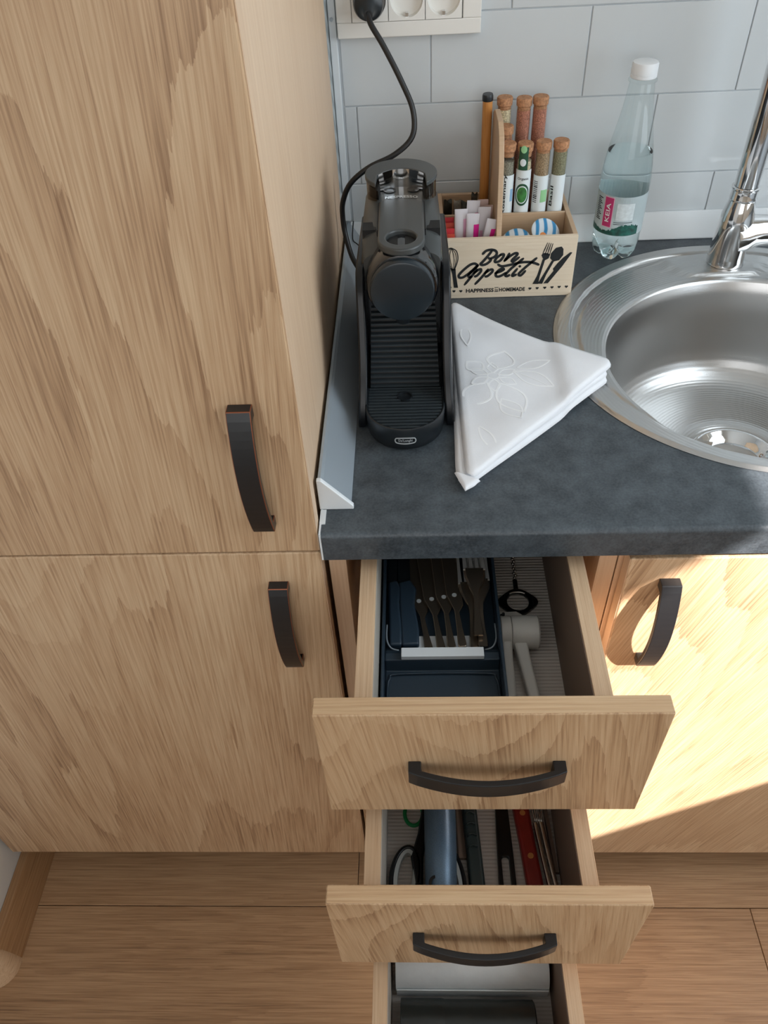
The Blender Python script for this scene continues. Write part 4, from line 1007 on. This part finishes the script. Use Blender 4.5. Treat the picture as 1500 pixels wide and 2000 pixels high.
def fork(name, x, y, ang, z, label):
    t = thing(name, label, 'fork', (x, y, z), 'steel table forks')
    R = Matrix.Rotation(ang, 4, 'Z')
    def zc(v): return .003+.010*sstep(.02, .075, v)-.004*sstep(.08, .11, v)+.006*sstep(.11, .17, v)
    sec = [(0, .0048), (.004, .0054), (.026, .0036), (.042, .0028), (.052, .0034), (.062, .0075), (.071, .0112), (.082, .0118)]
    bm = B(); rings = []
    for v, hw in sec: rings.append([(-hw, v, zc(v)), (hw, v, zc(v)), (hw*.8, v, zc(v)+.0022), (-hw*.8, v, zc(v)+.0022)])
    loft(bm, rings); bmesh.ops.transform(bm, matrix=R, verts=bm.verts[:]); h_ = obj('fork_body', bm, m_kn, t, smooth='auto')
    for k in range(4):
        xx = -.0098+k*.00653; rings = []
        for v, hw in ((.0805, .0021), (.10, .0017), (.13, .0013), (.150, .0006)):
            rings.append([(xx-hw, v, zc(v)), (xx+hw, v, zc(v)), (xx+hw, v, zc(v)+.0018), (xx-hw, v, zc(v)+.0018)])
        bm = loft(B(), rings); bmesh.ops.transform(bm, matrix=R, verts=bm.verts[:]); obj('tine', bm, m_tine, t)
fork('table_fork', .1585, -.6300, .02, ZK+.001, 'left steel fork, its tines coloured pale for reflected sky')
fork('table_fork', .1670, -.6300, -.00, ZK+.0065, 'right steel fork lying on the left one')
fork('table_fork', .1625, -.6200, .00, ZK+.0125, 'topmost steel fork of the three in the tray')
m_khandle = plain('blue_grey_knife_handle', (44, 60, 74), .4)
for i, (x, a, lab) in enumerate([(.0765, .03, 'dark plastic handled knife against the left wall of the tray'), (.0920, .05, 'wide dark blue plastic handled knife beside the steel knives')]):
    t = thing('kitchen_knife', lab, 'knife', (x, -.6250, ZK), 'dark handled knives')
    hw = .0065+.0025*i; bm = prism(B(), [(-hw, 0), (hw, 0), (hw*1.1, .02), (hw*.8, .055), (hw*1.15, .075), (hw*.5, .088), (-hw, .085)], 'z', 0, .009)
    bmesh.ops.rotate(bm, verts=bm.verts[:], cent=(0, 0, 0), matrix=Matrix.Rotation(a, 3, 'Z')); obj('knife_handle', bm, m_khandle, t, bevel=.0025, seg=3, smooth='auto')
    bm = prism(B(), [(-hw, .084), (hw*.5, .087), (hw*.7, .17), (-hw*.6, .20)], 'z', .003, .0048)
    bmesh.ops.rotate(bm, verts=bm.verts[:], cent=(0, 0, 0), matrix=Matrix.Rotation(a, 3, 'Z')); obj('knife_blade', bm, m_satin, t)
# bottle opener with a bead chain
op = thing('bottle_opener', 'dark metal ring bottle opener with a bead chain on the drawer mat', 'bottle opener', (.2135, -.547, F1))
bm = B(); n = 40; outr = []; innr = []
for k in range(n):
    a = 2*PI*k/n; e = abs(math.cos(a))**6; outr.append((.2135+(.0165+.0065*e)*math.cos(a), -.545+.0185*math.sin(a))); innr.append((.2135+.0122*math.cos(a), -.545+.0125*math.sin(a)))
vo = [[bm.verts.new((x, y, z)) for x, y in L_] for L_, z in ((outr, F1+.0003), (outr, F1+.0045), (innr, F1+.0045), (innr, F1+.0003))]
for a_ in range(4):
    p, q = vo[a_], vo[(a_+1) % 4]
    for k in range(n): bm.faces.new((p[k], p[(k+1) % n], q[(k+1) % n], q[k]))
part('opener_ring', bm, m_gloss, op, bevel=.0008)
part('opener_lip', tube(B(), [(.2045, -.535, F1+.0055), (.2085, -.5335, F1+.006), (.2135, -.533, F1+.006), (.2185, -.5335, F1+.006), (.2225, -.535, F1+.0055)], .0009, 8, smooth_path=3), m_cutlery, op, smooth=True)
part('opener_shank', bx(.2105, .2160, -.527, -.512, F1+.0005, F1+.0042), m_gloss, op, bevel=.001)
bd = None
for i in range(22):
    px = .2133+(.0 if i < 12 else (i-12)*.0034)*(1 if i % 2 else -1); py = -.509+min(i, 12)*.0036+(0 if i < 12 else (i-12)*.0004)
    bmx = B(); bmesh.ops.create_icosphere(bmx, subdivisions=1, radius=.0022, matrix=Matrix.Translation((px+(.0015 if i % 2 and i < 12 else 0), py, F1+.0026)))
    part('chain_bead', bmx, m_cutlery, op, smooth=True)
# white garlic press
m_gp = plain('white_press_plastic', (212, 208, 200), .35)
gp_ = thing('garlic_press', 'white plastic garlic press with round barrel and two handles', 'garlic press', (.205, -.62, F1))
part('barrel', tube(B(), [(.1995, -.598, F1+.0185), (.2010, -.598, F1+.0185), (.2270, -.598, F1+.0185), (.2285, -.598, F1+.0185)], [.0170, .0180, .0180, .0165], 32), m_gp, gp_, smooth='auto')
part('barrel_collar', tube(B(), [(.1875, -.598, F1+.0185), (.1885, -.598, F1+.0185), (.1980, -.598, F1+.0185), (.1990, -.598, F1+.0185)], [.0165, .0178, .0178, .017], 32), m_gp, gp_, smooth='auto')
part('handle', loft(B(), [[(x0, y, F1+z0), (x1, y, F1+z0), (x1, y, F1+z1), (x0, y, F1+z1)] for x0, x1, y, z0, z1 in ((.1880, .1990, -.613, .010, .026), (.1875, .1985, -.63, .006, .020), (.1878, .1980, -.70, .003, .014), (.1890, .1965, -.738, .003, .012))]), m_gp, gp_, bevel=.0025, seg=3, smooth='auto')
part('handle', loft(B(), [[(x0, y, F1+z0), (x1, y, F1+z0), (x1, y, F1+z1), (x0, y, F1+z1)] for x0, x1, y, z0, z1 in ((.2005, .2150, -.613, .010, .024), (.2040, .2170, -.63, .006, .019), (.2140, .2245, -.70, .003, .013), (.2185, .2265, -.738, .003, .011))]), m_gp, gp_, bevel=.0025, seg=3, smooth='auto')
part('hinge_tab', prism(B(), [(.1880, -.5795), (.2000, -.5795), (.2150, -.5740), (.2080, -.5690), (.1880, -.5700)], 'z', F1+.012, F1+.018), m_gp, gp_, bevel=.0015)
for y in (-.5750, -.5850): part('pivot_pin', cyl(B(), (.1915, y, F1+(.018 if y > -.58 else .0305)), (.1915, y, F1+(.0188 if y > -.58 else .0345)), .0016, seg=14), m_deep, gp_)

# ================================================================== SECOND DRAWER CONTENTS
F2 = .5153
def ring_band(cx, cy, rx, ry, w_, z0, z1, n=36, a0=0, a1=2*PI, rotz=0):
    bm = B(); full = abs(a1-a0-2*PI) < 1e-6; rings = []
    for k in range(n if full else n+1):
        a = a0+(a1-a0)*k/n; c, s = math.cos(a), math.sin(a); q = []
        for rr, z in ((0, z0), (0, z1), (-w_, z1), (-w_, z0)):
            x, y = (rx+rr)*c, (ry+rr)*s
            q.append((cx+x*math.cos(rotz)-y*math.sin(rotz), cy+x*math.sin(rotz)+y*math.cos(rotz), z))
        rings.append(q)
    if full: rings.append(rings[0])
    bm = loft(bm, rings, cap=not full); bmesh.ops.remove_doubles(bm, verts=bm.verts[:], dist=1e-6); return bm
m_scgrey = plain('grey_soft_grip', (186, 190, 186), .5); m_scblk = plain('black_scissor_plastic', (14, 15, 17), .3)
sc_ = thing('kitchen_scissors', 'scissors with black handles lined in grey at the left of the second drawer', 'scissors', (.09, -.77, F2))
lp = part('handle_loop', ring_band(.0810, -.780, .0175, .0330, .0050, F2+.002, F2+.013, rotz=-.15), m_scblk, sc_, bevel=.0015, smooth='auto')
sub('grip_lining', ring_band(.0810, -.780, .0124, .0279, .0042, F2+.0035, F2+.0125, rotz=-.15), m_scgrey, lp, smooth='auto')
part('shank', loft(B(), [[(x0, y, F2+.003), (x1, y, F2+.003), (x1, y, F2+.013), (x0, y, F2+.013)] for x0, x1, y in ((.0915, .1000, -.79), (.0870, .1010, -.760), (.0950, .1060, -.735), (.1010, .1130, -.700), (.1060, .1160, -.680))]), m_scblk, sc_, bevel=.002, smooth='auto')
lp = part('handle_loop', ring_band(.1300, -.784, .0165, .0380, .0045, F2+.0035, F2+.0135, rotz=.15), m_scblk, sc_, bevel=.0015, smooth='auto')
sub('grip_lining', ring_band(.1300, -.784, .0119, .0334, .0040, F2+.0045, F2+.0130, rotz=.15), m_scgrey, lp, smooth='auto')
part('blade', prism(B(), [(.108, -.700), (.118, -.700), (.124, -.58), (.119, -.56), (.114, -.60)], 'z', F2+.005, F2+.0075), m_cutlery, sc_)
m_gring = plain('bright_green_plastic', (22, 140, 74), .35)
tag(obj('green_ring', ring_band(.0905, -.7080, .0125, .0160, .0042, F2+.0002, F2+.004), m_gring, bevel=.0012, smooth='auto'), 'bright green plastic ring half hidden behind the scissors', 'ring')
m_bgrey = plain('speckled_blue_grey_metal', (92, 112, 130), .38, .35, noise=.2, nscale=1200)
cy_ = thing('utensil_with_round_handle', 'thick blue-grey round handled utensil lying over the scissors', 'utensil', (.12, -.75, F2))
part('round_handle', tube(B(), [(.1190, -.8060, F2+.0320), (.1190, -.8030, F2+.0320), (.1200, -.75, F2+.0325), (.1215, -.62, F2+.0330), (.1215, -.60, F2+.0330)], [.0145, .0165, .0175, .0178, .016], 40), m_bgrey, cy_, smooth='auto')
part('hanging_eye', ring_band(.1130, -.8015, .0070, .0085, .003, F2+.0440, F2+.0475), m_scblk, cy_, smooth='auto')
part('head', prism(B(), [(.112, -.601), (.131, -.601), (.136, -.52), (.107, -.52)], 'z', F2+.028, F2+.036), m_bgrey, cy_, bevel=.002)
m_bg2 = plain('dark_green_grey_grip', (48, 58, 56), .45)
pg = thing('ribbed_grip_utensil', 'dark green-grey utensil handle with moulded ribs in the second drawer', 'utensil', (.157, -.76, F2))
part('grip', loft(B(), [[(x-.0092, y, F2+.001), (x+.0092, y, F2+.001), (x+.0080, y, F2+.013), (x-.0080, y, F2+.013)] for x, y in ((.1600, -.815), (.1575, -.76), (.1545, -.700), (.1525, -.640))]), m_bg2, pg, bevel=.003, seg=3, smooth='auto')
for i in range(5):
    y = -.752+i*.0125; x = .1572-(y+.76)*.045
    part('grip_rib', tube(B(), [(x-.006, y, F2+.0135), (x-.003, y+.0030, F2+.0145), (x+.001, y+.0035, F2+.0147), (x+.005, y+.001, F2+.0142)], .0011, 8), m_bg2, pg, smooth=True)
ph = thing('wooden_back_utensil', 'narrow brown wooden utensil beside the ribbed grip', 'utensil', (.146, -.74, F2))
part('wooden_stick', loft(B(), [[(x-.006, y, F2+.0004), (x+.006, y, F2+.0004), (x+.005, y, F2+.006), (x-.005, y, F2+.006)] for x, y in ((.1450, -.760), (.1425, -.62))]), m_inner, ph, bevel=.0012)
sl = thing('slotted_black_utensil', 'flat black utensil handle with a long open slot at its end', 'utensil', (.19, -.76, F2))
def slotted():
    bm = B(); o_ = [(.1810, -.822), (.2015, -.822), (.2010, -.755), (.1995, -.700), (.1980, -.640), (.1860, -.640), (.1850, -.700), (.1830, -.755)]
    cxx = .1915; i_ = [(cxx+.0042*math.cos(a), (-.762+.0042*math.sin(a)) if math.sin(a) > 0 else (-.812+.0042*math.sin(a))) for a in [2*PI*k/20 for k in range(20)]]
    a_ = [bm.verts.new((x, y, F2+.0005)) for x, y in o_]; b_2 = [bm.verts.new((x, y, F2+.0005)) for x, y in i_]
    bmesh.ops.triangle_fill(bm, edges=[bm.edges.new((a_[k], a_[(k+1) % 8])) for k in range(8)]+[bm.edges.new((b_2[k], b_2[(k+1) % 20])) for k in range(20)], use_beauty=True)
    r = bmesh.ops.extrude_face_region(bm, geom=bm.faces[:]); bmesh.ops.translate(bm, verts=[v for v in r['geom'] if isinstance(v, bmesh.types.BMVert)], vec=(0, 0, .006)); return bm
part('slotted_handle', slotted(), m_scblk, sl, bevel=.0012)
m_redh = plain('dark_red_knife_handle', (140, 34, 26), .4, noise=.15, nscale=90); m_brass = plain('brass_rivet', (214, 160, 104), .35, .7)
rk = thing('red_handled_knife', 'knife with a dark red handle and two brass rivets', 'knife', (.217, -.75, F2))
bm = loft(B(), [[(x-h, y, F2+.001), (x+h, y, F2+.001), (x+h*.85, y, F2+.013), (x-h*.85, y, F2+.013)] for x, y, h in ((.2225, -.830, .0090), (.2210, -.790, .0098), (.2175, -.745, .0095), (.2140, -.700, .0100), (.2120, -.672, .0085))])
part('red_handle', bm, m_redh, rk, bevel=.003, seg=3, smooth='auto')
for x, y in ((.2150, -.7120), (.2188, -.7600)): part('rivet', cyl(B(), (x, y, F2+.0125), (x, y, F2+.0138), .0032, seg=18), m_brass, rk)
part('knife_blade', prism(B(), [(.2035, -.671), (.2200, -.671), (.2120, -.52), (.2060, -.54)], 'z', F2+.006, F2+.008), m_cutlery, rk)
wh = thing('steel_handled_whisk', 'whisk with a paired steel rod handle near the right drawer wall', 'whisk', (.235, -.75, F2))
for dx in (-.0032, .0034): part('steel_rod', tube(B(), [(.2430+dx, -.820, F2+.008), (.2350+dx, -.750, F2+.0085), (.2320+dx, -.722, F2+.009)], .0028, 14), m_cutlery, wh, smooth='auto')
for k in range(5): part('wire', tube(B(), [(.2300+k*.0014, -.723, F2+.009), (.2240+k*.0035, -.69, F2+.012), (.2190+k*.0055, -.62, F2+.016)], .0007, 6, smooth_path=3), m_cutlery, wh, smooth=True)
dk = thing('slim_dark_utensil', 'slim dark utensil lying along the right wall of the second drawer', 'utensil', (.245, -.75, F2))
part('slim_stick', loft(B(), [[(x-.0026, y, F2+.0005), (x+.0026, y, F2+.0005), (x+.002, y, F2+.006), (x-.002, y, F2+.006)] for x, y in ((.2465, -.775), (.2425, -.700), (.2400, -.60))]), m_inner, dk)

# ================================================================== THIRD DRAWER CONTENTS
F3 = .3303
m_film = plain('white_paper_roll', (226, 228, 226), .45, noise=.05, nscale=40, bump=.4, bscale=90)
m_core = plain('beige_cardboard_core', (190, 160, 130), .8)
r1 = thing('white_paper_roll', 'white roll lying across the back of the third drawer', 'roll', (.157, -.836, F3))
RR = .0285
part('roll_sheet', tube(B(), [(.0655, -.822, F3+RR+.0003), (.0660, -.822, F3+RR+.0003), (.2445, -.822, F3+RR+.0003), (.2450, -.822, F3+RR+.0003)], [RR-.001, RR, RR, RR-.001], 48), m_film, r1, smooth='auto')
part('roll_core', tube(B(), [(.0645, -.822, F3+RR), (.2460, -.822, F3+RR)], .012, 24), m_core, r1, smooth='auto')
part('loose_edge', bx(.0665, .2440, -.8525, -.8510, F3+.012, F3+.036), m_film, r1, bevel=.0005)
m_bag = plain('black_bin_bag_film', (38, 42, 40), .32, noise=.3, nscale=30, bump=.8, bscale=60)
r2 = thing('black_bin_bag_roll', 'black roll of bin bags in front of the white roll', 'roll', (.150, -.890, F3))
RR2 = .0235
part('bag_roll', tube(B(), [(.0730, -.8820, F3+RR2+.001), (.0745, -.8820, F3+RR2+.001), (.2240, -.8820, F3+RR2+.001), (.2255, -.8820, F3+RR2+.001)], [RR2-.0022, RR2, RR2, RR2-.0022], 40), m_bag, r2, smooth='auto')
part('bag_sleeve', tube(B(), [(.0715, -.8820, F3+RR2+.001), (.0720, -.8820, F3+RR2+.001), (.1180, -.8820, F3+RR2+.001), (.1215, -.8820, F3+RR2+.001)], [RR2, RR2+.0009, RR2+.0009, RR2+.0003], 40), m_bag, r2, smooth='auto')
bpy.context.view_layer.update()
